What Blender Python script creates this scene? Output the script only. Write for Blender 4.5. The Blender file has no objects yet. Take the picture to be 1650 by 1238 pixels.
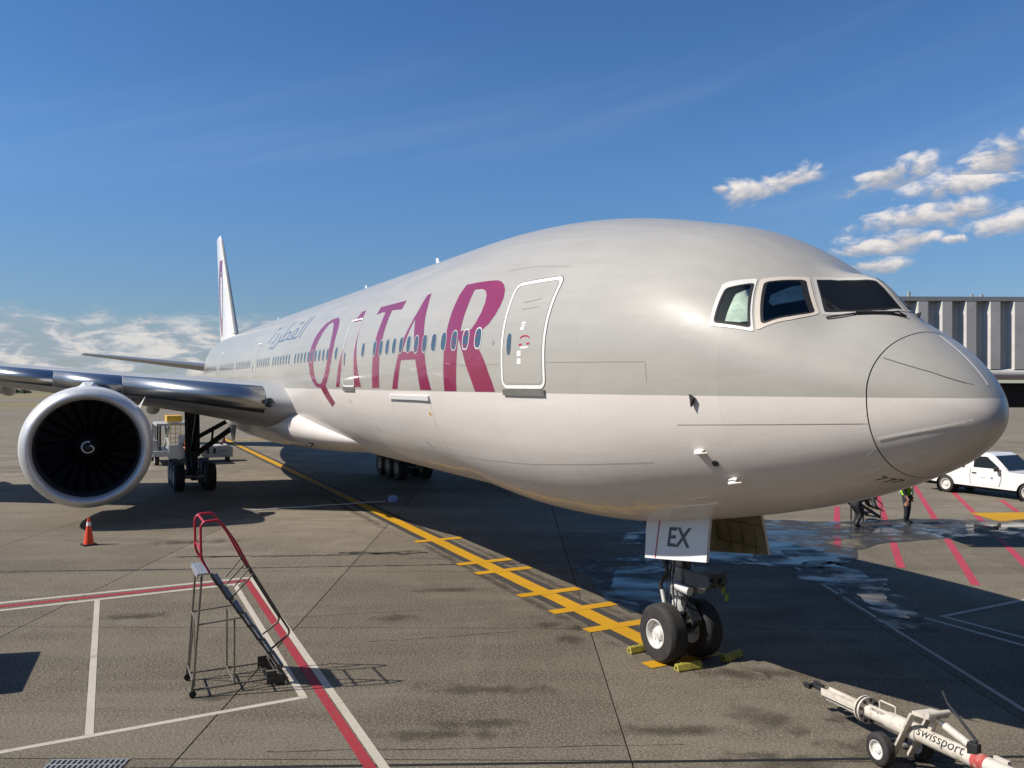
import bpy, bmesh, math, random
from math import sin, cos, pi, sqrt, radians, atan2, asin
from mathutils import Vector, Matrix, noise as mnoise

random.seed(7)
SC = bpy.context.scene
COL = SC.collection

# ------------------------------------------------------------------ camera
CAM = Vector((6.273, -9.710, 5.046))
YAW, PITCH, ROLL, FPX = 2.67614, radians(0.083), radians(0.166), 1335.6
cd = bpy.data.cameras.new('camera'); cam = bpy.data.objects.new('camera', cd); COL.objects.link(cam)
fw = Vector((cos(YAW)*cos(PITCH), sin(YAW)*cos(PITCH), sin(PITCH)))
rt = Vector((sin(YAW), -cos(YAW), 0)); up = rt.cross(fw)
r2 = cos(ROLL)*rt + sin(ROLL)*up; u2 = -sin(ROLL)*rt + cos(ROLL)*up
cam.matrix_world = Matrix(((r2.x, u2.x, -fw.x, CAM.x), (r2.y, u2.y, -fw.y, CAM.y), (r2.z, u2.z, -fw.z, CAM.z), (0, 0, 0, 1)))
cd.sensor_width = 36; cd.lens = 36*FPX/1650; cd.clip_end = 9000; cd.clip_start = 0.05
SC.camera = cam

# ------------------------------------------------------------------ world and sun
SUN_TRAVEL = Vector((0.27, 1.02, -1.0)).normalized()
to_sun = -SUN_TRAVEL
SUN_EL = asin(to_sun.z); SUN_AZ = atan2(to_sun.y, to_sun.x)
W = bpy.data.worlds.new('World'); SC.world = W; W.use_nodes = True
nt = W.node_tree; nt.nodes.clear()

def mth(nt, op, a, b=None, c=None, clamp=False):
    n = nt.nodes.new('ShaderNodeMath'); n.operation = op; n.use_clamp = clamp
    for i, v in enumerate((a, b, c)):
        if v is None: continue
        if isinstance(v, (int, float)): n.inputs[i].default_value = v
        else: nt.links.new(v, n.inputs[i])
    return n.outputs[0]

def mixc(nt, fac, a, b, mode='MIX'):
    n = nt.nodes.new('ShaderNodeMix'); n.data_type = 'RGBA'; n.blend_type = mode
    for s, v in ((n.inputs[0], fac), (n.inputs[6], a), (n.inputs[7], b)):
        if isinstance(v, (int, float)): s.default_value = v
        elif isinstance(v, tuple): s.default_value = (*v[:3], 1)
        else: nt.links.new(v, s)
    return n.outputs[2]

def noise_node(nt, vec, scale, detail=4, rough=0.5, dist=0.0, w=None):
    n = nt.nodes.new('ShaderNodeTexNoise'); n.inputs['Scale'].default_value = scale
    n.inputs['Detail'].default_value = detail; n.inputs['Roughness'].default_value = rough
    n.inputs['Distortion'].default_value = dist
    if w is not None:
        n.noise_dimensions = '4D'; n.inputs['W'].default_value = w
    if vec is not None: nt.links.new(vec, n.inputs['Vector'])
    return n.outputs['Fac']

def aniso(nt, vec, ang, sx_, sy_):
    r = nt.nodes.new('ShaderNodeVectorRotate'); r.rotation_type = 'Z_AXIS'; r.inputs['Angle'].default_value = -radians(ang); nt.links.new(vec, r.inputs['Vector'])
    m = nt.nodes.new('ShaderNodeMapping'); m.inputs['Scale'].default_value = (sx_, sy_, 1); nt.links.new(r.outputs[0], m.inputs[0]); return m.outputs[0]
def ramp(nt, fac, lo, hi, a=0.0, b=1.0):
    n = nt.nodes.new('ShaderNodeMapRange'); n.interpolation_type = 'SMOOTHSTEP'
    nt.links.new(fac, n.inputs[0])
    for i, v in enumerate((lo, hi, a, b)): n.inputs[i+1].default_value = v
    return n.outputs[0]

sky = nt.nodes.new('ShaderNodeTexSky'); sky.sky_type = 'NISHITA'; sky.sun_disc = False
sky.sun_elevation = SUN_EL; sky.sun_rotation = (pi/2 - SUN_AZ) % (2*pi)
sky.altitude = 100; sky.air_density = 1.0; sky.dust_density = 0.15; sky.ozone_density = 1.6
SKY_STRENGTH = 0.084
tc = nt.nodes.new('ShaderNodeTexCoord'); dirv = tc.outputs['Generated']
sx = nt.nodes.new('ShaderNodeSeparateXYZ'); nt.links.new(dirv, sx.inputs[0])
az = mth(nt, 'MULTIPLY', mth(nt, 'ARCTAN2', sx.outputs[1], sx.outputs[0]), 180/pi)
el = mth(nt, 'MULTIPLY', mth(nt, 'ARCSINE', sx.outputs[2]), 180/pi)
# turn the seam of the azimuth away from the view
az = mth(nt, 'MODULO', mth(nt, 'ADD', az, 360), 360)
cv = nt.nodes.new('ShaderNodeCombineXYZ')
nt.links.new(mth(nt, 'MULTIPLY', az, 1.0), cv.inputs[0]); nt.links.new(mth(nt, 'MULTIPLY', el, 1.9), cv.inputs[1])
n1 = noise_node(nt, cv.outputs[0], 0.40, 6, 0.56, 0.7)
n2 = noise_node(nt, cv.outputs[0], 1.5, 4, 0.55)
# cumulus that the picture shows: azimuth, elevation, half width, half height, tilt
BLOBS = [(137.3, 12.7, 2.0, .85, .06), (134.9, 13.2, 2.2, .7, .22), (139.2, 12.9, .7, .35, 0), (128.8, 13.1, 2.6, .8, .24), (122.4, 13.7, 3.2, 1.1, .28),
         (125.4, 12.0, 2.9, .75, .08), (127.0, 10.35, 3.9, .85, .07), (124.6, 10.7, 2.2, .8, .0), (121.2, 9.6, 3.6, .7, .03), (129.9, 8.75, 3.0, .75, .10), (127.7, 9.1, 1.7, .95, 0), (125.2, 8.9, .8, .3, 0),
         (129.6, 7.6, 2.6, .5, .02), (113, 12, 4, 1.0, .2), (105, 9, 3, .8, 0), (98, 14, 3, .9, .2), (60, 11, 4, 1, .1), (20, 13, 4, 1.2, 0), (330, 11, 5, 1.1, .1), (290, 14, 4, 1.2, 0), (255, 10, 5, 1, 0)]
tot = None
for (a0, e0, wa, we, t) in BLOBS:
    da = mth(nt, 'SUBTRACT', a0, az)
    x = mth(nt, 'DIVIDE', da, wa)
    y = mth(nt, 'DIVIDE', mth(nt, 'SUBTRACT', mth(nt, 'SUBTRACT', el, e0), mth(nt, 'MULTIPLY', da, t)), we)
    d = mth(nt, 'ADD', mth(nt, 'MULTIPLY', x, x), mth(nt, 'MULTIPLY', y, y))
    g = mth(nt, 'SUBTRACT', 1.0, mth(nt, 'POWER', d, 0.5))
    if tot is None: tot, ysel = g, y
    else:
        k_ = mth(nt, 'GREATER_THAN', g, tot)
        ysel = mth(nt, 'ADD', mth(nt, 'MULTIPLY', y, k_), mth(nt, 'MULTIPLY', ysel, mth(nt, 'SUBTRACT', 1.0, k_)))
        tot = mth(nt, 'MAXIMUM', tot, g)
dens = mth(nt, 'ADD', mth(nt, 'ADD', mth(nt, 'MULTIPLY', tot, 1.25), .16), mth(nt, 'ADD', mth(nt, 'MULTIPLY', mth(nt, 'SUBTRACT', n1, 0.5), 3.6), mth(nt, 'MULTIPLY', mth(nt, 'SUBTRACT', n2, 0.5), .7)))
cmask = ramp(nt, mth(nt, 'MAXIMUM', dens, -1), -0.08, 1.05)
# low bank of broken cloud along the horizon behind the wing
bank_el = mth(nt, 'MULTIPLY', ramp(nt, el, 0.0, 0.9), ramp(nt, mth(nt, 'ADD', el, mth(nt, 'MULTIPLY', mth(nt, 'SUBTRACT', n1, .5), 3.0)), 3.2, 4.9, 1, 0))
bank_az = mth(nt, 'MULTIPLY', ramp(nt, az, 158, 170), ramp(nt, az, 300, 330, 1, 0))
cb = nt.nodes.new('ShaderNodeCombineXYZ')
nt.links.new(az, cb.inputs[0]); nt.links.new(mth(nt, 'MULTIPLY', el, 3.2), cb.inputs[1])
nb = noise_node(nt, cb.outputs[0], 0.33, 8, 0.62, 0.4)
bmask = mth(nt, 'MULTIPLY', mth(nt, 'MULTIPLY', bank_el, bank_az), ramp(nt, nb, 0.28, 0.5))
# thin high veil
cw = nt.nodes.new('ShaderNodeCombineXYZ')
nt.links.new(mth(nt, 'ADD', mth(nt, 'MULTIPLY', az, .25), mth(nt, 'MULTIPLY', el, .9)), cw.inputs[0]); nt.links.new(mth(nt, 'MULTIPLY', el, .35), cw.inputs[1])
nv = noise_node(nt, cw.outputs[0], 0.12, 5, 0.55, 0.3)
veil = mth(nt, 'MULTIPLY', ramp(nt, nv, 0.5, 0.85, 0, .16), mth(nt, 'MULTIPLY', ramp(nt, el, 3, 10), ramp(nt, el, 16, 32, 1, 0)))
shade = ramp(nt, mth(nt, 'ADD', mth(nt, 'ADD', mth(nt, 'MULTIPLY', n1, .9), mth(nt, 'MULTIPLY', n2, .5)), mth(nt, 'MULTIPLY', ysel, .38)), 0.45, 1.05)
ccol = mixc(nt, shade, (4.0, 4.25, 4.9), (9.2, 8.5, 8.0))
bcol = mixc(nt, ramp(nt, nb, .44, .60), (3.6, 4.2, 5.0), (7.8, 7.4, 7.1))
hs = nt.nodes.new('ShaderNodeHueSaturation'); hs.inputs['Saturation'].default_value = 1.22; hs.inputs['Value'].default_value = 1.0
nt.links.new(sky.outputs[0], hs.inputs['Color'])
skc = mixc(nt, 1.0, hs.outputs[0], (.82, .98, 1.16), 'MULTIPLY')
cx_ = nt.nodes.new('ShaderNodeCombineXYZ')      # clear dry air: the horizon whitens less than the model's
for i, v_ in enumerate((.52, .51, .58)): nt.links.new(ramp(nt, el, -3, 17, v_, 1.0), cx_.inputs[i])
skc = mixc(nt, 1.0, skc, cx_.outputs[0], 'MULTIPLY')
c1 = mixc(nt, veil, skc, (7.0, 7.6, 8.4))
c2 = mixc(nt, mth(nt, 'MULTIPLY', bmask, .85), c1, bcol)
c3 = mixc(nt, mth(nt, 'MULTIPLY', cmask, .95), c2, ccol)
bg = nt.nodes.new('ShaderNodeBackground'); bg.inputs['Strength'].default_value = SKY_STRENGTH
nt.links.new(c3, bg.inputs['Color'])
wo = nt.nodes.new('ShaderNodeOutputWorld'); nt.links.new(bg.outputs[0], wo.inputs[0])

sl = bpy.data.lights.new('sun', 'SUN'); sl.energy = 5.0; sl.angle = radians(0.55); sl.color = (1.0, 0.935, 0.83)
so = bpy.data.objects.new('sun', sl); COL.objects.link(so); so.location = (-20, -60, 60)
so.rotation_euler = SUN_TRAVEL.to_track_quat('-Z', 'Y').to_euler()
SC.view_settings.view_transform = 'Standard'; SC.view_settings.look = 'None'
SC.view_settings.exposure = 0.25; SC.view_settings.gamma = 1.0; SC.view_settings.use_curve_mapping = False
SC.cycles.use_denoising = True
SC.cycles.max_bounces = 8; SC.cycles.transparent_max_bounces = 12

# ------------------------------------------------------------------ materials
MATS = {}
def mat(name, base, rough=0.5, metal=0.0, coat=0.0, coat_rough=0.05, var=0.0, vscale=3.0, bump=0.0, bscale=20.0, spec=0.5, dirt=0.0, dirtcol=(.05, .045, .04)):
    if name in MATS: return MATS[name]
    m = bpy.data.materials.new(name); m.use_nodes = True; t = m.node_tree
    p = t.nodes['Principled BSDF']
    p.inputs['Base Color'].default_value = (*base, 1); p.inputs['Roughness'].default_value = rough
    p.inputs['Metallic'].default_value = metal; p.inputs['Coat Weight'].default_value = coat; p.inputs['Coat Roughness'].default_value = coat_rough
    p.inputs['Specular IOR Level'].default_value = spec
    if var or dirt or bump:
        tcn = t.nodes.new('ShaderNodeTexCoord'); v = tcn.outputs['Object']
        col = None
        if var:
            f = noise_node(t, v, vscale, 6, .6)
            col = mixc(t, ramp(t, f, .25, .75), tuple(c*(1-var) for c in base), tuple(min(1, c*(1+var)) for c in base))
        if dirt:
            f = noise_node(t, v, vscale*1.7, 8, .65, .4, w=3.0)
            col = mixc(t, mth(t, 'MULTIPLY', ramp(t, f, .48, .72), dirt), col if col is not None else base, dirtcol)
        if col is not None: t.links.new(col, p.inputs['Base Color'])
        if var:
            f = noise_node(t, v, vscale*2.3, 5, .6, w=9.0)
            t.links.new(mth(t, 'ADD', mth(t, 'MULTIPLY', mth(t, 'SUBTRACT', f, .5), .25), rough, clamp=True), p.inputs['Roughness'])
        if bump:
            b = t.nodes.new('ShaderNodeBump'); b.inputs['Strength'].default_value = bump; b.inputs['Distance'].default_value = .01
            t.links.new(noise_node(t, v, bscale, 4, .6), b.inputs['Height']); t.links.new(b.outputs[0], p.inputs['Normal'])
    MATS[name] = m; return m

def fuselage_paint():
    m = bpy.data.materials.new('airliner_paint'); m.use_nodes = True; t = m.node_tree; p = t.nodes['Principled BSDF']
    tcn = t.nodes.new('ShaderNodeTexCoord'); v = tcn.outputs['Object']
    s = t.nodes.new('ShaderNodeSeparateXYZ'); t.links.new(v, s.inputs[0])
    mask = mth(t, 'GREATER_THAN', s.outputs[2], 4.905)
    mp = t.nodes.new('ShaderNodeMapping'); mp.inputs['Scale'].default_value = (.25, 2.2, 2.2); t.links.new(v, mp.inputs[0])
    st = noise_node(t, mp.outputs[0], 1.4, 7, .65, .3)
    mv = t.nodes.new('ShaderNodeMapping'); mv.inputs['Scale'].default_value = (3.0, .5, .35); t.links.new(v, mv.inputs[0])
    sv = noise_node(t, mv.outputs[0], 1.6, 7, .65, .4)
    grey = mixc(t, ramp(t, st, .3, .7), (.372, .356, .322), (.398, .382, .346))
    white = mixc(t, ramp(t, st, .3, .75), (.68, .625, .585), (.72, .665, .625))
    low = ramp(t, s.outputs[2], 4.4, 2.6)     # grime gathers where water runs down to the belly
    white = mixc(t, mth(t, 'MULTIPLY', mth(t, 'MULTIPLY', ramp(t, sv, .46, .78), .32), low), white, (.36, .33, .30))
    col = mixc(t, mask, white, grey)
    # skin panels: slightly different tones, joints every frame bay and at the lap lines
    bx = mth(t, 'DIVIDE', s.outputs[0], 2.67); bz = mth(t, 'DIVIDE', mth(t, 'ARCTAN2', mth(t, 'SUBTRACT', s.outputs[2], 5.6), s.outputs[1]), .42)
    wn = t.nodes.new('ShaderNodeTexWhiteNoise'); wn.noise_dimensions = '2D'; cw_ = t.nodes.new('ShaderNodeCombineXYZ')
    t.links.new(mth(t, 'FLOOR', bx), cw_.inputs[0]); t.links.new(mth(t, 'FLOOR', bz), cw_.inputs[1]); t.links.new(cw_.outputs[0], wn.inputs['Vector'])
    tone = mth(t, 'ADD', .975, mth(t, 'MULTIPLY', wn.outputs['Value'], .04))
    jx = mth(t, 'LESS_THAN', mth(t, 'FRACT', bx), .0022); jz = mth(t, 'LESS_THAN', mth(t, 'FRACT', bz), .0045)
    tone = mth(t, 'MULTIPLY', tone, mth(t, 'SUBTRACT', 1.0, mth(t, 'MULTIPLY', mth(t, 'MAXIMUM', jx, jz), .16)))
    c3_ = t.nodes.new('ShaderNodeCombineXYZ')
    for i in range(3): t.links.new(tone, c3_.inputs[i])
    t.links.new(mixc(t, 1.0, col, c3_.outputs[0], 'MULTIPLY'), p.inputs['Base Color'])
    t.links.new(ramp(t, st, .2, .8, .34, .46), p.inputs['Roughness'])
    p.inputs['Coat Weight'].default_value = .36; p.inputs['Coat Roughness'].default_value = .06; p.inputs['Specular IOR Level'].default_value = .22
    b = t.nodes.new('ShaderNodeBump'); b.inputs['Strength'].default_value = .10; b.inputs['Distance'].default_value = .02
    t.links.new(noise_node(t, mp.outputs[0], 2.2, 3, .5), b.inputs['Height'])
    t.links.new(b.outputs[0], p.inputs['Normal']); t.links.new(b.outputs[0], p.inputs['Coat Normal'])
    return m
M_FUS = fuselage_paint()
M_WHITE = mat('white_paint', (.72, .70, .68), .32, coat=.3, var=.04, dirt=.12, vscale=1.5)
M_GREYP = mat('grey_wing_paint', (.36, .365, .365), .5, coat=.05, var=.06, vscale=.9)
M_COWL = mat('engine_cowl_paint', (.56, .56, .55), .42, coat=.1, var=.04, dirt=.1, vscale=1.2)
M_LIP = mat('brushed_lip', (.60, .60, .60), .46, metal=.55, var=.05)
M_SLAT = mat('satin_slat', (.40, .405, .41), .30, metal=.95)
M_BURG = mat('burgundy_paint', (.24, .018, .07), .30, coat=.5, var=.05, vscale=1.3)
M_BLUEG = mat('blue_grey_paint', (.13, .18, .25), .4)
M_SEAM = mat('seam_sealant', (.11, .105, .10), .7)
M_SEAMF = mat('faint_seam', (.24, .23, .215), .6)
M_SEAML = mat('pale_conductor', (.90, .89, .86), .35)
M_RIMG = mat('cabin_window_rim_paint', (.46, .445, .41), .45)
M_FRAME = mat('window_frame_paint', (.66, .64, .60), .4, var=.03)
M_CFRAME = mat('cockpit_frame_paint', (.60, .53, .45), .45, var=.03, vscale=2)
M_DOORW = mat('door_outline_white', (.80, .79, .76), .4)
M_SILL = mat('door_sill_metal', (.26, .25, .23), .4, metal=.5, var=.15, vscale=5)
M_PANE = mat('cabin_pane', (.055, .085, .125), .06, spec=.8)
M_WSCR = mat('windscreen_glass', (.008, .009, .010), .12, spec=.25)
M_BLACK = mat('black_interior', (.006, .006, .007), .7)
M_DARK = mat('dark_metal', (.035, .035, .038), .5, metal=.4, var=.3, vscale=6)
M_FAN = mat('fan_composite', (.013, .013, .015), .45, metal=.1)
M_FANIN = mat('inlet_liner', (.045, .046, .05), .5, var=.1)
M_STEEL = mat('gear_steel', (.34, .345, .35), .42, metal=.3, var=.15, dirt=.35, vscale=5)
M_GEARW = mat('gear_white', (.62, .61, .59), .4, var=.08, dirt=.2, vscale=6)
M_TYRE = mat('tyre_rubber', (.028, .026, .025), .75, var=.25, vscale=9, bump=.15, bscale=60)
M_RIM = mat('wheel_rim_white', (.66, .635, .60), .45, var=.08, dirt=.35, vscale=8)
M_CHROME = mat('chrome', (.75, .76, .78), .12, metal=1)
M_YELP = mat('yellow_equipment_paint', (.62, .36, .03), .5, var=.12, dirt=.25, vscale=3)
M_CHOCK = mat('chock_yellow', (.34, .29, .045), .7, var=.25, dirt=.7, vscale=7)
M_CURT = mat('curtain_cloth', (.72, .78, .72), .9, var=.18, vscale=7, bump=.3, bscale=9)
M_REDR = mat('red_rail_paint', (.42, .015, .045), .4, var=.1, vscale=5)
M_RAILD = mat('dark_rail_steel', (.085, .08, .072), .5, metal=.3, var=.2, vscale=4)
M_ALU = mat('aluminium_tread', (.44, .46, .48), .4, metal=.6, var=.1, vscale=8)
M_ORANGE = mat('cone_orange', (.72, .06, .012), .5, var=.08, vscale=6)
M_REFL = mat('reflective_collar', (.78, .77, .74), .4)
M_TOW = mat('tow_bar_cream', (.58, .53, .46), .5, var=.08, dirt=.6, vscale=5, dirtcol=(.2, .15, .1))
M_INK = mat('black_ink', (.015, .015, .017), .5)
M_GREYINK = mat('grey_ink', (.075, .08, .09), .5)
M_DOORGREY = mat('gear_door_grey', (.66, .67, .68), .38, coat=.2, var=.04)
M_OLIVE = mat('gear_door_inside', (.16, .15, .095), .6, var=.25, vscale=4, dirt=.3)
M_TRUCK = mat('truck_white', (.78, .77, .75), .25, coat=.5, var=.02)
M_GLASS = mat('tinted_glass', (.018, .024, .028), .05, spec=.8)
M_HIVIS = mat('high_visibility_green', (.30, .62, .03), .7)
M_HIVISO = mat('high_visibility_orange', (.80, .20, .04), .7)
M_NAVY = mat('dark_work_cloth', (.016, .018, .024), .85, var=.2, vscale=9)
M_SHIRT = mat('grey_work_shirt', (.10, .115, .12), .85, var=.15, vscale=9)
M_SKIN = mat('skin', (.42, .24, .16), .55)
M_HAIR = mat('dark_hair', (.018, .013, .01), .6)
M_BRIDGE = mat('bridge_wall_paint', (.58, .56, .52), .5, var=.07, dirt=.15, vscale=1.1)
M_BRIDGER = mat('bridge_trim_paint', (.30, .315, .31), .5, var=.06, vscale=1.0)
M_LOADER = mat('loader_grey_paint', (.40, .41, .40), .5, var=.12, dirt=.2, vscale=2)
M_WOOD = mat('far_leaves', (.035, .05, .028), .9, var=.4, vscale=.05)

def glass_over():
    m = bpy.data.materials.new('cockpit_glass'); m.use_nodes = True; t = m.node_tree; t.nodes.clear()
    o = t.nodes.new('ShaderNodeOutputMaterial'); mx = t.nodes.new('ShaderNodeMixShader')
    tr = t.nodes.new('ShaderNodeBsdfTransparent'); tr.inputs[0].default_value = (.80, .86, .83, 1)
    gl = t.nodes.new('ShaderNodeBsdfGlossy'); gl.inputs['Roughness'].default_value = .03
    fr = t.nodes.new('ShaderNodeFresnel'); fr.inputs[0].default_value = 1.5
    t.links.new(fr.outputs[0], mx.inputs[0]); t.links.new(tr.outputs[0], mx.inputs[1]); t.links.new(gl.outputs[0], mx.inputs[2])
    t.links.new(mx.outputs[0], o.inputs[0]); return m
M_CGLASS = glass_over()

def concrete():
    m = bpy.data.materials.new('apron_concrete'); m.use_nodes = True; t = m.node_tree; p = t.nodes['Principled BSDF']
    g = t.nodes.new('ShaderNodeNewGeometry'); v = g.outputs['Position']
    big = noise_node(t, v, .09, 6, .6, .3); mid = noise_node(t, v, .55, 7, .65, .6); fine = noise_node(t, v, 24, 4, .75); grit = noise_node(t, v, 75, 2, .7)
    strk = noise_node(t, aniso(t, v, 64, .14, 1.0), .9, 7, .62, .3)
    strk2 = noise_node(t, aniso(t, v, 72, .25, 1.1), .5, 7, .64, .5, w=4.0)
    c = mixc(t, ramp(t, big, .3, .7), (.136, .117, .086), (.200, .173, .132))
    pat = noise_node(t, v, .23, 8, .68, .9, w=1.5)
    c = mixc(t, mth(t, 'MULTIPLY', ramp(t, pat, .43, .57), .6), c, (.086, .070, .049))
    c = mixc(t, mth(t, 'MULTIPLY', ramp(t, mid, .35, .7), .5), c, (.105, .088, .065))
    c = mixc(t, mth(t, 'MULTIPLY', ramp(t, strk, .47, .63), .6), c, (.072, .059, .043))
    c = mixc(t, mth(t, 'MULTIPLY', ramp(t, strk2, .50, .64), .6), c, (.062, .052, .039))
    c = mixc(t, mth(t, 'MULTIPLY', ramp(t, noise_node(t, aniso(t, v, -27, .10, 2.6), 1.1, 7, .7, .2, w=6.0), .5, .75), .35), c, (.215, .185, .145))
    spot = noise_node(t, v, .42, 6, .62, .4, w=7.7)
    c = mixc(t, mth(t, 'MULTIPLY', ramp(t, spot, .60, .74), .6), c, (.050, .043, .034))
    drip = noise_node(t, v, 3.2, 3, .5, .0, w=2.2)
    c = mixc(t, mth(t, 'MULTIPLY', ramp(t, drip, .73, .78), .7), c, (.038, .033, .027))
    c = mixc(t, mth(t, 'MULTIPLY', ramp(t, fine, .46, .57), .85), c, mixc(t, .75, c, (.310, .272, .212)))
    c = mixc(t, mth(t, 'MULTIPLY', ramp(t, grit, .47, .57), .7), c, (.048, .040, .029))
    oi = t.nodes.new('ShaderNodeObjectInfo')
    sp = t.nodes.new('ShaderNodeSeparateXYZ'); t.links.new(v, sp.inputs[0])     # concrete tone rises towards the far apron
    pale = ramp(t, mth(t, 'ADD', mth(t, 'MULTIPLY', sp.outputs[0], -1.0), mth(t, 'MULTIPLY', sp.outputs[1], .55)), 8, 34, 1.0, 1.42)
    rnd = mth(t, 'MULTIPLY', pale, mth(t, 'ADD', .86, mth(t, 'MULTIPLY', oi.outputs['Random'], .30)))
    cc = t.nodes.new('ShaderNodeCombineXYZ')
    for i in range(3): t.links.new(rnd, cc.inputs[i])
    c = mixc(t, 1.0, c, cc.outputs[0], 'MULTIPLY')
    t.links.new(c, p.inputs['Base Color'])
    t.links.new(ramp(t, mid, .3, .7, .72, .9), p.inputs['Roughness'])
    p.inputs['Specular IOR Level'].default_value = .12
    b = t.nodes.new('ShaderNodeBump'); b.inputs['Strength'].default_value = .35; b.inputs['Distance'].default_value = .006
    t.links.new(mth(t, 'ADD', fine, grit), b.inputs['Height']); t.links.new(b.outputs[0], p.inputs['Normal'])
    return m
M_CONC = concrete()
M_JOINT = mat('joint_filler', (.022, .02, .018), .9)

def paint_line(name, base, wear=.5):
    m = bpy.data.materials.new(name); m.use_nodes = True; t = m.node_tree; p = t.nodes['Principled BSDF']
    g = t.nodes.new('ShaderNodeNewGeometry'); v = g.outputs['Position']
    a = noise_node(t, v, 5, 8, .7, .4); b2 = noise_node(t, v, 60, 3, .7); c0 = noise_node(t, v, .7, 4, .6)
    f = mth(t, 'MULTIPLY', ramp(t, mth(t, 'ADD', mth(t, 'MULTIPLY', a, .6), mth(t, 'MULTIPLY', b2, .4)), .53, .68), wear)
    c = mixc(t, ramp(t, c0, .3, .7), tuple(x*.88 for x in base), base)
    p.inputs['Specular IOR Level'].default_value = .2; t.links.new(mixc(t, f, c, (.13, .115, .095)), p.inputs['Base Color']); p.inputs['Roughness'].default_value = .7
    return m
M_LW = paint_line('white_line_paint', (.47, .425, .35), .75)
M_LY = paint_line('yellow_line_paint', (.52, .275, .010), .5)
M_LR = paint_line('red_line_paint', (.30, .034, .045), .75)
M_LP = paint_line('pink_red_line_paint', (.42, .055, .085), .8)
M_LK = paint_line('black_line_border', (.055, .05, .045), .75)

def water():
    m = bpy.data.materials.new('water'); m.use_nodes = True; t = m.node_tree; p = t.nodes['Principled BSDF']
    g = t.nodes.new('ShaderNodeNewGeometry'); v = g.outputs['Position']
    p.inputs['Base Color'].default_value = (.018, .018, .018, 1); p.inputs['Roughness'].default_value = .03; p.inputs['IOR'].default_value = 1.5
    t.links.new(ramp(t, noise_node(t, aniso(t, v, 63, .34, 1.0), .85, 5, .5, .3), .43, .64), p.inputs['Alpha'])
    b = t.nodes.new('ShaderNodeBump'); b.inputs['Strength'].default_value = .012; b.inputs['Distance'].default_value = .01
    t.links.new(noise_node(t, v, 1.2, 2, .5), b.inputs['Height']); t.links.new(b.outputs[0], p.inputs['Normal'])
    return m
M_WATER = water()
def wet():
    m = bpy.data.materials.new('wet_concrete'); m.use_nodes = True; t = m.node_tree; p = t.nodes['Principled BSDF']
    g = t.nodes.new('ShaderNodeNewGeometry'); v = g.outputs['Position']
    f = noise_node(t, v, 1.1, 6, .6, .5); f2 = noise_node(t, v, 45, 3, .7)
    t.links.new(mixc(t, ramp(t, f2, .3, .7), (.030, .028, .026), (.055, .050, .044)), p.inputs['Base Color'])
    t.links.new(ramp(t, f, .36, .56, .12, .6), p.inputs['Roughness']); p.inputs['Specular IOR Level'].default_value = .35
    t.links.new(mth(t, 'MULTIPLY', ramp(t, noise_node(t, v, .55, 7, .65, .6, w=2.0), .34, .52), .88), p.inputs['Alpha'])
    b = t.nodes.new('ShaderNodeBump'); b.inputs['Strength'].default_value = .12; b.inputs['Distance'].default_value = .004
    t.links.new(f2, b.inputs['Height']); t.links.new(b.outputs[0], p.inputs['Normal'])
    return m
M_WET = wet()

def grass_mat():
    m = bpy.data.materials.new('dry_grass'); m.use_nodes = True; t = m.node_tree; p = t.nodes['Principled BSDF']
    g = t.nodes.new('ShaderNodeNewGeometry'); v = g.outputs['Position']
    a = noise_node(t, v, .02, 6, .6); b2 = noise_node(t, v, .4, 5, .6)
    c = mixc(t, ramp(t, a, .35, .65), (.24, .18, .075), (.15, .135, .06))
    t.links.new(mixc(t, mth(t, 'MULTIPLY', ramp(t, b2, .4, .7), .4), c, (.09, .085, .04)), p.inputs['Base Color']); p.inputs['Roughness'].default_value = .95
    return m
M_GRASS = grass_mat()

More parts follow.
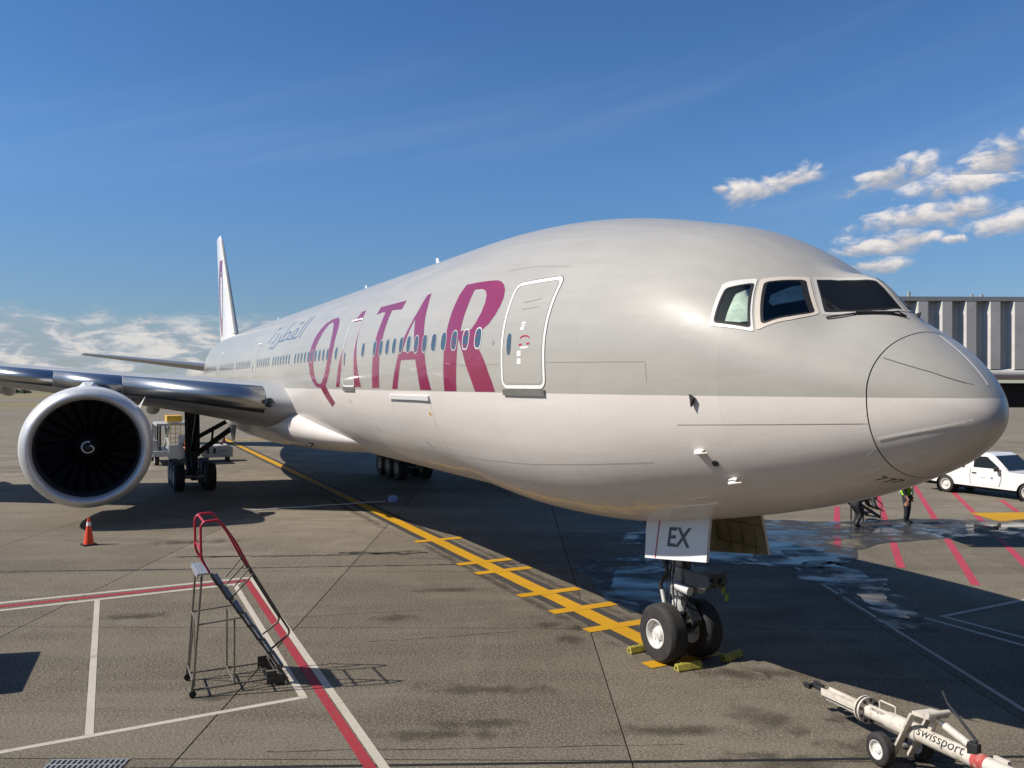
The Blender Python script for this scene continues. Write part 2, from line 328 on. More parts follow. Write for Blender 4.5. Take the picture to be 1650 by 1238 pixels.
# ------------------------------------------------------------------ mesh building
class MB:
    def __init__(s): s.v = []; s.f = []; s.mi = []; s.m = 0
    def add(s, vs, fs):
        k = len(s.v); s.v += [tuple(x) for x in vs]; s.f += [tuple(i+k for i in f) for f in fs]; s.mi += [s.m]*len(fs)
    def box(s, c, d, M=None):
        cx, cy, cz = c; a, b, e = d[0]/2, d[1]/2, d[2]/2
        vs = [Vector((x*a, y*b, z*e)) for x in (-1, 1) for y in (-1, 1) for z in (-1, 1)]
        if M is not None: vs = [M @ p for p in vs]
        s.add([p+Vector(c) for p in vs], [(0, 1, 3, 2), (4, 6, 7, 5), (0, 4, 5, 1), (2, 3, 7, 6), (0, 2, 6, 4), (1, 5, 7, 3)])
    def beam(s, p0, p1, w, h, upv=(0, 0, 1)):
        p0, p1 = Vector(p0), Vector(p1); d = (p1-p0).normalized(); u = Vector(upv)
        if abs(d.dot(u)) > .95: u = Vector((1, 0, 0))
        a = d.cross(u).normalized()*w/2; b = a.cross(d).normalized()*h/2
        vs = [p+q for p in (p0, p1) for q in (-a-b, a-b, a+b, -a+b)]
        s.add(vs, [(0, 3, 2, 1), (4, 5, 6, 7), (0, 1, 5, 4), (1, 2, 6, 5), (2, 3, 7, 6), (3, 0, 4, 7)])
    def tube(s, p0, p1, r0, r1=None, n=12):
        s.lathe([(0, 0), (0, r0), ((Vector(p1)-Vector(p0)).length, r1 if r1 is not None else r0), ((Vector(p1)-Vector(p0)).length, 0)], p0, Vector(p1)-Vector(p0), n)
    def lathe(s, prof, org, axis, n=32):
        org = Vector(org); ax = Vector(axis).normalized()
        u = Vector((0, 0, 1)) if abs(ax.z) < .9 else Vector((1, 0, 0))
        a = ax.cross(u).normalized(); b = ax.cross(a)
        vs = []; rows = []
        for (t, r) in prof:
            if r < 1e-6: rows.append([len(vs)]); vs.append(org+ax*t)
            else:
                rows.append(list(range(len(vs), len(vs)+n)))
                vs += [org+ax*t+(a*cos(2*pi*k/n)+b*sin(2*pi*k/n))*r for k in range(n)]
        fs = []
        for r0, r1 in zip(rows, rows[1:]):
            for k in range(n):
                k2 = (k+1) % n
                if len(r0) == 1 and len(r1) == 1: continue
                if len(r0) == 1: fs.append((r0[0], r1[k], r1[k2]))
                elif len(r1) == 1: fs.append((r0[k], r1[0], r0[k2]))
                else: fs.append((r0[k], r1[k], r1[k2], r0[k2]))
        s.add(vs, fs)
    def path(s, pts, r, n=8):
        pts = [Vector(p) for p in pts]; rows = []; vs = []
        prev = None
        for i, p in enumerate(pts):
            d = (pts[min(i+1, len(pts)-1)]-pts[max(i-1, 0)]).normalized()
            if prev is None:
                u = Vector((0, 0, 1)) if abs(d.z) < .9 else Vector((1, 0, 0))
                a = d.cross(u).normalized()
            else: a = (prev-d*prev.dot(d)).normalized()
            prev = a; b = d.cross(a)
            rows.append(len(vs)); vs += [p+(a*cos(2*pi*k/n)+b*sin(2*pi*k/n))*r for k in range(n)]
        fs = [(r0+k, r0+(k+1) % n, r1+(k+1) % n, r1+k) for r0, r1 in zip(rows, rows[1:]) for k in range(n)]
        fs.append(tuple(range(n))[::-1]); fs.append(tuple(rows[-1]+k for k in range(n)))
        s.add(vs, fs)
    def loft(s, secs, caps=True, closed=True):
        n = len(secs[0]); vs = [p for c in secs for p in c]; fs = []
        for i in range(len(secs)-1):
            for k in range(n if closed else n-1):
                k2 = (k+1) % n; fs.append((i*n+k, i*n+k2, (i+1)*n+k2, (i+1)*n+k))
        if caps: fs.append(tuple(range(n))[::-1]); fs.append(tuple((len(secs)-1)*n+k for k in range(n)))
        s.add(vs, fs)
    def prism(s, poly, ext):
        e = Vector(ext); a = [Vector(p) for p in poly]; s.loft([a, [p+e for p in a]])
    def quad(s, pts): s.add(pts, [tuple(range(len(pts)))])
    def mesh(s, name, mats, smooth=False, recalc=True):
        me = bpy.data.meshes.new(name); me.from_pydata(s.v, [], s.f)
        for m in (mats if isinstance(mats, (list, tuple)) else [mats]): me.materials.append(m)
        for p, i in zip(me.polygons, s.mi): p.material_index = i; p.use_smooth = smooth
        if recalc:
            b = bmesh.new(); b.from_mesh(me); bmesh.ops.recalc_face_normals(b, faces=b.faces); b.to_mesh(me); b.free()
        if smooth and hasattr(me, 'set_sharp_from_angle'): me.set_sharp_from_angle(angle=radians(38))
        me.update(); return me
    def build(s, name, mats, parent=None, smooth=False, bevel=0.0, recalc=True):
        o = bpy.data.objects.new(name, s.mesh(name, mats, smooth, recalc)); COL.objects.link(o)
        if parent is not None: o.parent = parent
        if bevel:
            bm_ = o.modifiers.new('bevel', 'BEVEL'); bm_.width = bevel; bm_.segments = 2; bm_.limit_method = 'ANGLE'
        return o

def thing(name, label, cat, loc=(0, 0, 0), rz=0.0, group=None):
    o = bpy.data.objects.new(name, None); COL.objects.link(o); o.location = loc; o.rotation_euler = (0, 0, rz); o.empty_display_size = .3
    return tag(o, label, cat, group)
def tag(o, label, cat, group=None):
    o['label'] = label; o['category'] = cat
    if group: o['group'] = group
    return o
def struct(o): o['kind'] = 'structure'; return o
def dup_tree(o, parent=None):
    c = o.copy(); COL.objects.link(c)
    if parent is not None: c.parent = parent
    for ch in list(o.children): dup_tree(ch, c)
    return c
def instance(name, me, parent=None, loc=(0, 0, 0), rot=(0, 0, 0)):
    o = bpy.data.objects.new(name, me); COL.objects.link(o); o.location = loc; o.rotation_euler = rot
    if parent is not None: o.parent = parent
    return o

# text as a flat mesh, normalised to 1 unit cap width in local x / y
def text_mesh(body, shear=0.0, bold=0.0):
    c = bpy.data.curves.new('t', 'FONT'); c.body = body; c.shear = shear; c.resolution_u = 4; c.offset = bold
    o = bpy.data.objects.new('t', c); COL.objects.link(o)
    dg = bpy.context.evaluated_depsgraph_get(); dg.update()
    me = bpy.data.meshes.new_from_object(o.evaluated_get(dg))
    bpy.data.objects.remove(o); bpy.data.curves.remove(c)
    return me

# ------------------------------------------------------------------ ground
def sheet(name, pts, z, m, sub=None):
    b = MB(); b.quad([(p[0], p[1], z) for p in pts]); o = b.build(name, m, recalc=False); return struct(o)
sheet('ground', [(-6000, -6000), (6000, -6000), (6000, 6000), (-6000, 6000)], -.09, M_GRASS)
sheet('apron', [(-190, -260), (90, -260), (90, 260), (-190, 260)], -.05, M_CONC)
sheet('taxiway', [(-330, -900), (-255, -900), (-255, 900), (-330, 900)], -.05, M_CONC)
U = Vector((.893, -.450, 0)); V = Vector((.450, .893, 0)); O0 = Vector((-5.5, -8.82, 0))
# slabs follow the joints that the picture shows
su = [-66.2+6.0*i for i in range(0, 0)]
ulines = [-72+6.05*i for i in range(0, 11)] + [-6.3, -.25, 1.05, 6.5, 12.5]
ulines = sorted(set(round(x, 2) for x in ulines if x < -8) | {-6.3, -.25, 1.05, 6.5, 12.5})
vlines = [-28.5+5.7*i for i in range(5)]+[6.11*i for i in range(10)]
pave = struct(sheet('pavement', [(O0+U*a+V*b)[:2] for a, b in ((ulines[0], vlines[0]), (ulines[-1], vlines[0]), (ulines[-1], vlines[-1]), (ulines[0], vlines[-1]))], -.022, M_JOINT))
g = .012
for a0, a1 in zip(ulines, ulines[1:]):
    for b0, b1 in zip(vlines, vlines[1:]):
        b = MB(); q = [O0+U*a+V*c for a, c in ((a0+g, b0+g), (a1-g, b0+g), (a1-g, b1-g), (a0+g, b1-g))]
        top = [Vector((p.x, p.y, 0)) for p in q]; bot = [Vector((p.x, p.y, -.02)) for p in q]
        b.add(top+bot, [(0, 1, 2, 3), (0, 4, 5, 1), (1, 5, 6, 2), (2, 6, 7, 3), (3, 7, 4, 0)])
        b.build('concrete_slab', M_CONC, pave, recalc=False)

def stripe(name, p0, p1, w, m, z=.004):
    a, c = Vector((*p0, 0)), Vector((*p1, 0)); d = (c-a).normalized(); n = Vector((-d.y, d.x, 0))*w/2
    b = MB(); k = max(1, int((c-a).length/1.5)); L = []
    rng = random.Random(int(abs(p0[0]*100+p1[1]*10)))
    vs = []
    for i in range(k+1):
        p = a+(c-a)*i/k; vs += [p-n*(1+rng.uniform(-.05, .05)), p+n*(1+rng.uniform(-.05, .05))]
    vs = [(p.x, p.y, z) for p in vs]
    b.add(vs, [(2*i, 2*i+2, 2*i+3, 2*i+1) for i in range(k)])
    return struct(b.build(name, m, recalc=False))
def band(name, pts, m, z=.004):
    b = MB(); b.quad([(p[0], p[1], z) for p in pts]); return struct(b.build(name, m, recalc=False))
# equipment box on the left
stripe('white_line', (-16.02, -13.6), (-16.14, -6.05), .16, M_LW)
stripe('red_line', (-15.62, -13.6), (-15.86, -6.26), .20, M_LR)
stripe('white_line', (-15.22, -13.6), (-15.57, -6.42), .15, M_LW)
stripe('white_line', (-15.60, -6.56), (-7.20, -6.70), .125, M_LW, .0065)
stripe('red_line', (-15.95, -6.215), (.9, -6.575), .155, M_LR)
stripe('white_line', (-16.2, -6.06), (.9, -6.40), .135, M_LW, .0065)
stripe('white_line', (-6.9, -13.4), (-7.19, -6.64), .115, M_LW)
stripe('white_line', (-15.38, -9.66), (-7.08, -9.78), .115, M_LW, .0065)
# lead-in line
for (p0, p1) in (((-5.95, -.02), (-26.3, .30)), ((-26.3, .30), (-75, .98))):
    stripe('black_line', p0, p1, .88, M_LK, .004); stripe('yellow_line', p0, p1, .42, M_LY, .008)
for xc, yc in ((-18.93, .3), (-15.22, .22), (-13.98, .22), (-11.37, .18), (-9.79, .18), (-8.28, .15), (-5.98, 0.0)):
    stripe('yellow_line', (xc+.01, yc-.84), (xc-.01, yc+.84), .32, M_LY, .012)
stripe('yellow_line', (-72.3, .9), (-72.0, 4.2), .45, M_LY, .012)
# red diagonals, yellow arrow head and white lane lines on the far side
for p0, p1 in (((-18.6, 18.0), (-8.81, 7.12)), ((-21.5, 23.85), (-9.47, 10.33)), ((-22.9, 28.3), (-7.26, 10.29)), ((-19.9, 27.2), (-6.3, 11.7)), ((-16.9, 26.3), (-4.5, 12.2))):
    stripe('red_line', p0, p1, .22, M_LP)
band('yellow_line', [(-15.1, 21.45), (-11.6, 30.0), (-9.6, 29.2), (-12.3, 22.4), (-13.3, 20.5)], M_LY, .008)
stripe('white_line', (-12.6, 8.6), (-1.5, 3.15), .09, M_LW)
stripe('white_line', (-7.09, 6.44), (-1.0, 6.5), .12, M_LW)
stripe('white_line', (-5.73, 6.92), (-1.0, 7.05), .12, M_LW)
stripe('white_line', (-5.73, 6.86), (-5.86, 12.2), .12, M_LW, .0065)

def fractal_poly(pts, it=4, amp=.16, seed=1):
    rng = random.Random(seed); P = [Vector((*p, 0)) for p in pts]
    for k in range(it):
        Q = []
        for a, c in zip(P, P[1:]+P[:1]):
            d = c-a; n = Vector((-d.y, d.x, 0)); Q += [a, a+d*.5+n*rng.uniform(-amp, amp)]
        P = Q
    return P
def blotch(name, pts, m, z, seed=1, it=4, amp=.16):
    P = fractal_poly(pts, it, amp, seed); b = bmesh.new()
    vs = [b.verts.new((p.x, p.y, z)) for p in P]; es = [b.edges.new((vs[i], vs[(i+1) % len(vs)])) for i in range(len(vs))]
    bmesh.ops.triangle_fill(b, edges=es, use_beauty=True)
    for f in b.faces:
        if f.normal.z < 0: f.normal_flip()
    me = bpy.data.meshes.new(name); b.to_mesh(me); b.free(); me.materials.append(m)
    o = bpy.data.objects.new(name, me); COL.objects.link(o); return struct(o)
# washed-down wet concrete and the puddles standing on it
blotch('wet_patch', [(-17.5, 12.2), (-15.4, 17.2), (-13.2, 21.6), (-11.0, 25.5), (-9.5, 24.8), (-10.6, 18.3), (-12.0, 14.4), (-11.0, 10.4), (-10.3, 8.2), (-12.6, 5.4), (-15.8, 5.2), (-17.8, 8.0)], M_WET, .0105, 3, 4, .13)
blotch('wet_patch', [(-14.3, 3.0), (-13.9, 5.4), (-10.8, 4.1), (-8.9, 2.4), (-9.0, .9), (-11.6, 1.6)], M_WET, .0105, 5, 4, .14)
blotch('puddle', [(-13.6, 3.35), (-13.2, 5.0), (-11.5, 4.3), (-9.3, 2.6), (-9.4, 1.35), (-10.9, 1.75), (-11.9, 2.4)], M_WATER, .0145, 11, 4, .15)
blotch('puddle', [(-16.6, 10.6), (-15.6, 13.8), (-14.3, 15.4), (-12.9, 15.2), (-12.7, 12.0), (-11.3, 9.6), (-10.7, 7.4), (-12.4, 6.2), (-14.6, 7.0), (-15.6, 8.6)], M_WATER, .0145, 13, 5, .15)
blotch('puddle', [(-13.9, 16.4), (-13.1, 20.2), (-11.4, 23.6), (-10.9, 22.8), (-11.8, 19.0), (-12.9, 16.2)], M_WATER, .0145, 17, 4, .16)
blotch('wet_patch', [(-11.0, 9.2), (-9.1, 9.2), (-6.6, 7.2), (-5.0, 5.8), (-5.6, 5.2), (-8.0, 6.2), (-10.4, 7.0)], M_WET, .0105, 31, 5, .15)
blotch('puddle', [(-10.6, 9.0), (-9.3, 8.7), (-7.6, 7.35), (-5.9, 6.1), (-6.3, 5.8), (-8.2, 6.75), (-9.6, 7.4), (-10.9, 8.0)], M_WATER, .0145, 19, 5, .12)
# oil and tyre stains, with outlines of their own
M_STAIN = mat('oil_stain', (.060, .053, .045), .6, var=.3, vscale=2.5)
def stain_mat():
    m = bpy.data.materials.new('soaked_stain'); m.use_nodes = True; t = m.node_tree; t.nodes.clear()
    o = t.nodes.new('ShaderNodeOutputMaterial'); mx = t.nodes.new('ShaderNodeMixShader'); tr = t.nodes.new('ShaderNodeBsdfTransparent'); df = t.nodes.new('ShaderNodeBsdfDiffuse')
    df.inputs[0].default_value = (.055, .048, .04, 1)
    tcn = t.nodes.new('ShaderNodeTexCoord'); g_ = t.nodes.new('ShaderNodeNewGeometry')
    gr = t.nodes.new('ShaderNodeTexGradient'); gr.gradient_type = 'SPHERICAL'; t.links.new(tcn.outputs['Object'], gr.inputs[0])
    n = noise_node(t, g_.outputs['Position'], 2.2, 7, .65, .5)
    f = ramp(t, mth(t, 'ADD', gr.outputs['Fac'], mth(t, 'MULTIPLY', mth(t, 'SUBTRACT', n, .5), 2.4)), .10, 1.0, 0, .42)
    t.links.new(f, mx.inputs[0]); t.links.new(tr.outputs[0], mx.inputs[1]); t.links.new(df.outputs[0], mx.inputs[2]); t.links.new(mx.outputs[0], o.inputs[0]); return m
M_SOAK = stain_mat()
sb = MB(); sb.quad([(-1, -1, 0), (1, -1, 0), (1, 1, 0), (-1, 1, 0)]); soak_me = sb.mesh('stain', M_SOAK, recalc=False)
for i, (x, y, a, b_, r) in enumerate(((-7.9, -1.3, .55, .38, 10), (-8.5, -.75, .5, .3, 60), (-6.2, -3.9, 2.0, .35, 62), (-5.0, -4.6, 1.1, .25, 66), (-3.2, -.6, .9, .6, 20), (-2.5, .9, 1.3, .5, 70), (-10.9, -3.9, .75, .4, 70), (-7.8, -8.0, .5, .3, 60),
                                  (-3.5, -2.2, 1.2, .3, 66), (-12.7, -2.0, 1.3, .4, 70), (-5.0, .3, .9, .45, 40), (-13.5, -9.0, 1.2, .4, 80), (-22, -7, 2, .5, 75))):
    o = struct(instance('stain', soak_me, None, (x, y, .0025), (0, 0, radians(r)))); o.scale = (a, b_, 1)
# weathered sealant, cracks and tar runs along the joints across the apron
def crack(name, p0, p1, w, seed, wob=.03, m=None):
    rng = random.Random(seed); a, c = Vector((*p0, 0)), Vector((*p1, 0)); d = (c-a).normalized(); n = Vector((-d.y, d.x, 0)); k = max(6, int((c-a).length/.12)); vs = []; off = 0
    for i in range(k+1):
        off += rng.gauss(0, wob*.35); off *= .92; ww = w*rng.uniform(.25, 1.25); p = a.lerp(c, i/k)+n*off; vs += [p-n*ww/2, p+n*ww/2]
    b = MB(); b.add([(p.x, p.y, .0032) for p in vs], [(2*i, 2*i+2, 2*i+3, 2*i+1) for i in range(k)]); return struct(b.build(name, m or M_TAR, recalc=False))
M_TAR = mat('tar_sealant', (.030, .026, .022), .7, var=.3, vscale=3)
crack('tar_joint', (-19.9, -12.5), (-13.26, 4.4), .13, 1, .02)
crack('tar_run', (-19.61, -7.33), (-17.29, -.89), .15, 2, .12); crack('tar_run', (-18.2, -3.2), (-17.3, -.7), .30, 3, .2); crack('tar_run', (-19.75, -7.6), (-19.1, -5.9), .16, 9, .06)
crack('crack', (-16.6, -1.6), (-14.2, 1.7), .05, 4, .25); crack('crack', (-9.55, -4.9), (-8.6, -1.1), .022, 5, .03); crack('crack', (-12.0, -6.3), (-11.2, -3.1), .02, 6, .04)
crack('crack', (-3.05, -2.3), (-5.4, -7.6), .02, 7, .02)
for i, (x, y, a, b_, r) in enumerate(((-14, -.55, 9, .22, -1), (-14, .75, 9, .20, -1), (-27, -.5, 9, .25, -1), (-2.0, -1.5, 1.5, .55, 65), (-1.6, .1, 1.2, .6, 60), (-4.6, 1.1, 1.0, .35, 40), (-4.9, -5.3, 1.5, .28, 63), (-9.0, -1.3, .8, .35, 70))):
    o = struct(instance('stain', soak_me, None, (x, y, .0027), (0, 0, radians(r)))); o.scale = (a, b_, 1)
# trench drain and inlet grate near the terminal
b = MB(); p0, p1 = Vector((-6.1, -10.2, 0)), Vector((1.4, 6.2, 0)); d = (p1-p0).normalized(); n = Vector((-d.y, d.x, 0))
b.quad([(p.x, p.y, .0035) for p in (p0-n*.034, p1-n*.034, p1+n*.034, p0+n*.034)]); struct(b.build('drain_slot', M_BLACK, recalc=False))
gr = thing('drain_grate', 'dark steel drain grate set in the concrete at bottom left of the apron', 'drain grate', (-5.98, -9.85, 0), radians(65))
b = MB(); b.quad([(-.52, -.24, .0035), (.52, -.24, .0035), (.52, .24, .0035), (-.52, .24, .0035)]); b.build('pit', M_BLACK, gr, recalc=False)
me = None
for i in range(15):
    b = MB(); b.box((-.49+.07*i, 0, .008), (.028, .46, .012)); b.build('bar', M_STEEL, gr)
for y in (-.23, -.08, .08, .23):
    b = MB(); b.box((0, y, .010), (1.04, .022, .016)); b.build('bar', M_STEEL, gr)

# ------------------------------------------------------------------ far field
woods = MB()
rng = random.Random(3)
for i in range(2600):
    y = -42-abs(rng.gauss(0, 1))*90; x = -520+rng.gauss(0, 10)
    hgt = 3.9*min(1, (-42-y)/17+.1)*(0.75+.35*mnoise.noise(Vector((y*.05, 0, 0))))
    z = rng.uniform(0, max(.4, hgt)); r = rng.uniform(.6, 1.5)
    vs = [Vector((x, y, z))+Vector((rng.uniform(-1, 1), rng.uniform(-1, 1), rng.uniform(-1, 1)))*r for _ in range(4)]
    woods.add(vs, [(0, 1, 2), (0, 2, 3), (1, 3, 2), (0, 3, 1)])
wo_ = woods.build('far_woods', M_WOOD); wo_['kind'] = 'stuff'

# ------------------------------------------------------------------ airliner
Z0 = 5.6355
NODES = [[0.0, -0.993, -0.993, 0.0], [0.15, -0.6123, -1.2545, 0.4223], [0.5, -0.2205, -1.5541, 0.8254], [1.0, 0.1462, -1.8043, 1.2094], [2.0, 0.7692, -2.1886, 1.759], [3.0, 1.4702, -2.4733, 2.169], [4.0, 1.9623, -2.7062, 2.4591], [5.0, 2.2409, -2.9121, 2.662], [6.0, 2.4776, -3.0944, 2.7905], [8.0, 2.8263, -3.248, 2.9661], [10.0, 2.9962, -3.2271, 3.0867], [12.0, 3.0504, -3.109, 3.1279]]
NT = [sqrt(r[0]) for r in NODES]
def spl_m(y):
    n = len(NT); h = [NT[i+1]-NT[i] for i in range(n-1)]
    A = [[0.0]*n for _ in range(n)]; b = [0.0]*n
    A[0][0] = 2; A[0][1] = 1; b[0] = 3*(y[1]-y[0])/h[0]; A[-1][-1] = 1
    for i in range(1, n-1):
        A[i][i-1] = 1/h[i-1]; A[i][i] = 2*(1/h[i-1]+1/h[i]); A[i][i+1] = 1/h[i]
        b[i] = 3*((y[i]-y[i-1])/h[i-1]**2+(y[i+1]-y[i])/h[i]**2)
    for i in range(n):
        p = A[i][i]
        for j in range(i+1, n):
            f = A[j][i]/p
            if f:
                for k in range(n): A[j][k] -= f*A[i][k]
                b[j] -= f*b[i]
    m = [0]*n
    for i in reversed(range(n)): m[i] = (b[i]-sum(A[i][k]*m[k] for k in range(i+1, n)))/A[i][i]
    return m
SP = [([r[k] for r in NODES], spl_m([r[k] for r in NODES])) for k in (1, 2, 3)]
def spl(k, t):
    y, m = SP[k]; i = 0
    while i < len(NT)-2 and t > NT[i+1]: i += 1
    h = NT[i+1]-NT[i]; u = (t-NT[i])/h
    return (2*u**3-3*u**2+1)*y[i]+(u**3-2*u**2+u)*h*m[i]+(-2*u**3+3*u**2)*y[i+1]+(u**3-u**2)*h*m[i+1]
def lerp_tab(tab, x):
    if x <= tab[0][0]: return tab[0][1]
    for (a, p), (b_, q) in zip(tab, tab[1:]):
        if x <= b_:
            u = (x-a)/(b_-a); return p+(q-p)*u
    return tab[-1][1]
def smooth_tab(tab, x, w=1.2): return sum(lerp_tab(tab, x+d*w) for d in (-1, -.5, 0, .5, 1))/5
TT = [(46, 3.05), (58, 3.03), (66, 2.85), (73, 2.2)]
TB = [(44, -3.109), (48, -3.05), (52, -2.65), (60, -1.35), (66, -.2), (73, 1.25)]
TW = [(46, 3.128), (52, 3.02), (57, 2.72), (62, 2.2), (67, 1.45), (71, .7), (73, .16)]
def shape(x):
    t = sqrt(max(0, min(x, 12)))
    T, B, Wd = spl(0, t), spl(1, t), spl(2, t)
    if x > 43: T = smooth_tab(TT, x); B = smooth_tab(TB, x); Wd = smooth_tab(TW, x)
    bq = math.exp(-((x-1.75)/(.45 if x < 1.75 else .5))**2)
    k = min(1, max(0, x/8))**.8
    c = (1-k)*.5*(T+B)
    if x > 50: u = min(1, (x-50)/23); c = c*(1-u)+u*.5*(T+B)
    return T, B, Wd, c, bq
def zrel(sh, th):
    T, B, Wd, c, bq = sh; sn = sin(th)
    if sn < 0: return c-(c-B)*abs(sn)**(2/2.28)
    z = c+(T-c)*sn
    if bq > 1e-3:                      # ridge of the windscreen post, flatter panes either side
        y = Wd*cos(th); z += bq*(.30*math.exp(-(y/.3)**2)-.15*math.exp(-((abs(y)-1)/.5)**2)*sn)
    return z
def S(x, th):
    sh = shape(x); cs = cos(th)
    if sin(th) < 0:                    # fuller lower lobe
        e = 2+.28*min(1, x/1.5); cs = math.copysign(abs(cs)**(2/e), cs)
    return Vector((-x, sh[2]*cs, Z0+zrel(sh, th)))
def th_side(x, z, side=-1):          # angle of the skin point at height z, starboard (-y) by default
    sh = shape(x); lo, hi = -pi/2, pi/2
    for _ in range(26):
        m = (lo+hi)/2
        if Z0+zrel(sh, m) < z: lo = m
        else: hi = m
    t = (lo+hi)/2; return pi-t if side < 0 else t
def th_top(x, y):
    return math.acos(max(-1, min(1, y/shape(x)[2])))

def S_n(x, th):
    dx = .004; a = S(x+dx, th)-S(max(x-dx, 1e-4), th); b_ = S(x, th+.002)-S(x, th-.002)
    n = a.cross(b_); n.normalize()
    c = shape(x)[3]
    if n.dot(S(x, th)-Vector((-x, 0, Z0+c))) < 0: n = -n
    return n

plane = thing('airliner', 'large grey and white twin-engine passenger jet parked nose towards the terminal', 'airplane')
SEAM = .94
def tube_mesh(xs, nth, tip=False):
    b = MB(); rows = []; vs = []
    for x in xs:
        if x < 1e-6: rows.append([len(vs)]); vs.append(S(1e-6, 0)*1.0); continue
        rows.append(list(range(len(vs), len(vs)+nth))); vs += [S(x, 2*pi*k/nth) for k in range(nth)]
    fs = []
    for r0, r1 in zip(rows, rows[1:]):
        for k in range(nth):
            k2 = (k+1) % nth
            if len(r0) == 1: fs.append((r0[0], r1[k], r1[k2]))
            else: fs.append((r0[k], r1[k], r1[k2], r0[k2]))
    b.add(vs, fs); return b
NTH = 160
xs = [SEAM*(i/26)**2 for i in range(27)]; xs[-1] = SEAM-.006
tube_mesh(xs, NTH).build('radome', M_FUS, plane, True)
xs = [SEAM+.006]+[SEAM+.006+(12-SEAM)*(i/90) for i in range(1, 91)]+[12+i for i in range(1, 62)]
fb = tube_mesh(xs, NTH); fb.add([S(73, 2*pi*k/NTH) for k in range(NTH)], [tuple(range(NTH))])
fb.build('fuselage', M_FUS, plane, True)
b = MB(); b.lathe([(0, .6), (0, 0)], (-SEAM, 0, Z0-.8), (1, 0, 0), 24)
rr = [S(SEAM, 2*pi*k/NTH) for k in range(NTH)]; cc = sum(rr, Vector())/NTH
b = MB(); b.loft([[cc+(p-cc)*.985+Vector((.02, 0, 0)) for p in rr], [cc+(p-cc)*.985-Vector((.02, 0, 0)) for p in rr]], caps=False); b.build('radome_seal', M_SEAM, plane, True)

def decal(name, loops, m, parent, off=.004, mode='side', side=-1, thick=0.0, sx_=.22, st=.06, raw=False, xshift=0.0):
    """a patch that hugs the fuselage skin; loops[0] outline, the rest holes; points (x, z) or (x, y) in aircraft metres"""
    bm_ = bmesh.new(); 
    for lp in loops:
        pv = []
        for (a, q) in lp:
            x = -a
            th = th_side(x, q, side) if mode == 'side' else (th_top(x, q*(1 if side < 0 else -1)))
            pv.append(bm_.verts.new((x, th*3, 0)))
        for i in range(len(pv)): bm_.edges.new((pv[i], pv[(i+1) % len(pv)]))
    bmesh.ops.triangle_fill(bm_, edges=bm_.edges[:], use_beauty=True)
    return skin_map(bm_, name, m, parent, off, thick, sx_, st, raw)
def skin_map(bm_, name, m, parent, off, thick, sx_, st, raw=False):
    X = [v.co.x for v in bm_.verts]; Y = [v.co.y for v in bm_.verts]
    for lo, hi, stp, no in ((min(X), max(X), sx_, (1, 0, 0)), (min(Y), max(Y), st*3, (0, 1, 0))):
        k = math.floor(lo/stp)+1
        while k*stp < hi-1e-4:
            co = Vector(no)*(k*stp)
            bmesh.ops.bisect_plane(bm_, geom=bm_.verts[:]+bm_.edges[:]+bm_.faces[:], plane_co=co, plane_no=no, dist=1e-5); k += 1
    for v in bm_.verts:
        x, th = max(v.co.x, 1e-3), v.co.y/3; v.co = S(x, th)+S_n(x, th)*off
    bm_.normal_update()
    for f in bm_.faces:
        c = f.calc_center_median()
        if f.normal.dot(c-Vector((c.x, 0, Z0-.2))) < 0: f.normal_flip()
        f.smooth = True
    me = bpy.data.meshes.new(name); bm_.to_mesh(me); bm_.free(); me.materials.append(m)
    if raw: return me
    o = bpy.data.objects.new(name, me); COL.objects.link(o); o.parent = parent
    if thick:
        md = o.modifiers.new('solid', 'SOLIDIFY'); md.thickness = thick; md.offset = 1
        for p_ in me.polygons: p_.use_smooth = False
    return o
def rrect(x0, x1, z0, z1, r, n=6):
    P = []
    for cx, cz, a0 in ((x1-r, z1-r, 0), (x0+r, z1-r, 90), (x0+r, z0+r, 180), (x1-r, z0+r, 270)):
        P += [(cx+r*cos(radians(a0+90*i/n)), cz+r*sin(radians(a0+90*i/n))) for i in range(n+1)]
    return P
def scaled(poly, d):
    """outline moved outward by d"""
    n = len(poly); A = sum(poly[i][0]*poly[(i+1) % n][1]-poly[(i+1) % n][0]*poly[i][1] for i in range(n)); sg = 1 if A > 0 else -1
    out = []
    for i in range(n):
        p0, p1, p2 = (Vector(poly[j % n]) for j in (i-1, i, i+1))
        e0 = (p1-p0).normalized(); e1 = (p2-p1).normalized()
        n0 = Vector((e0.y, -e0.x))*sg; n1 = Vector((e1.y, -e1.x))*sg
        m = (n0+n1); m = m.normalized()/max(.5, sqrt((1+n0.dot(n1))/2)) if m.length > 1e-6 else n0
        q = p1+m*d; out.append((q.x, q.y))
    return out
def round_poly(poly, r=.05, n=4):
    P = []; k = len(poly)
    for i in range(k):
        p0, p1, p2 = (Vector(poly[j % k]) for j in (i-1, i, i+1))
        rr_ = min(r, (p0-p1).length*.4, (p2-p1).length*.4)
        a = p1+(p0-p1).normalized()*rr_; c = p1+(p2-p1).normalized()*rr_
        for j in range(n+1):
            u = j/n; q = a*(1-u)**2+p1*2*u*(1-u)+c*u*u; P.append((q.x, q.y))
    return P
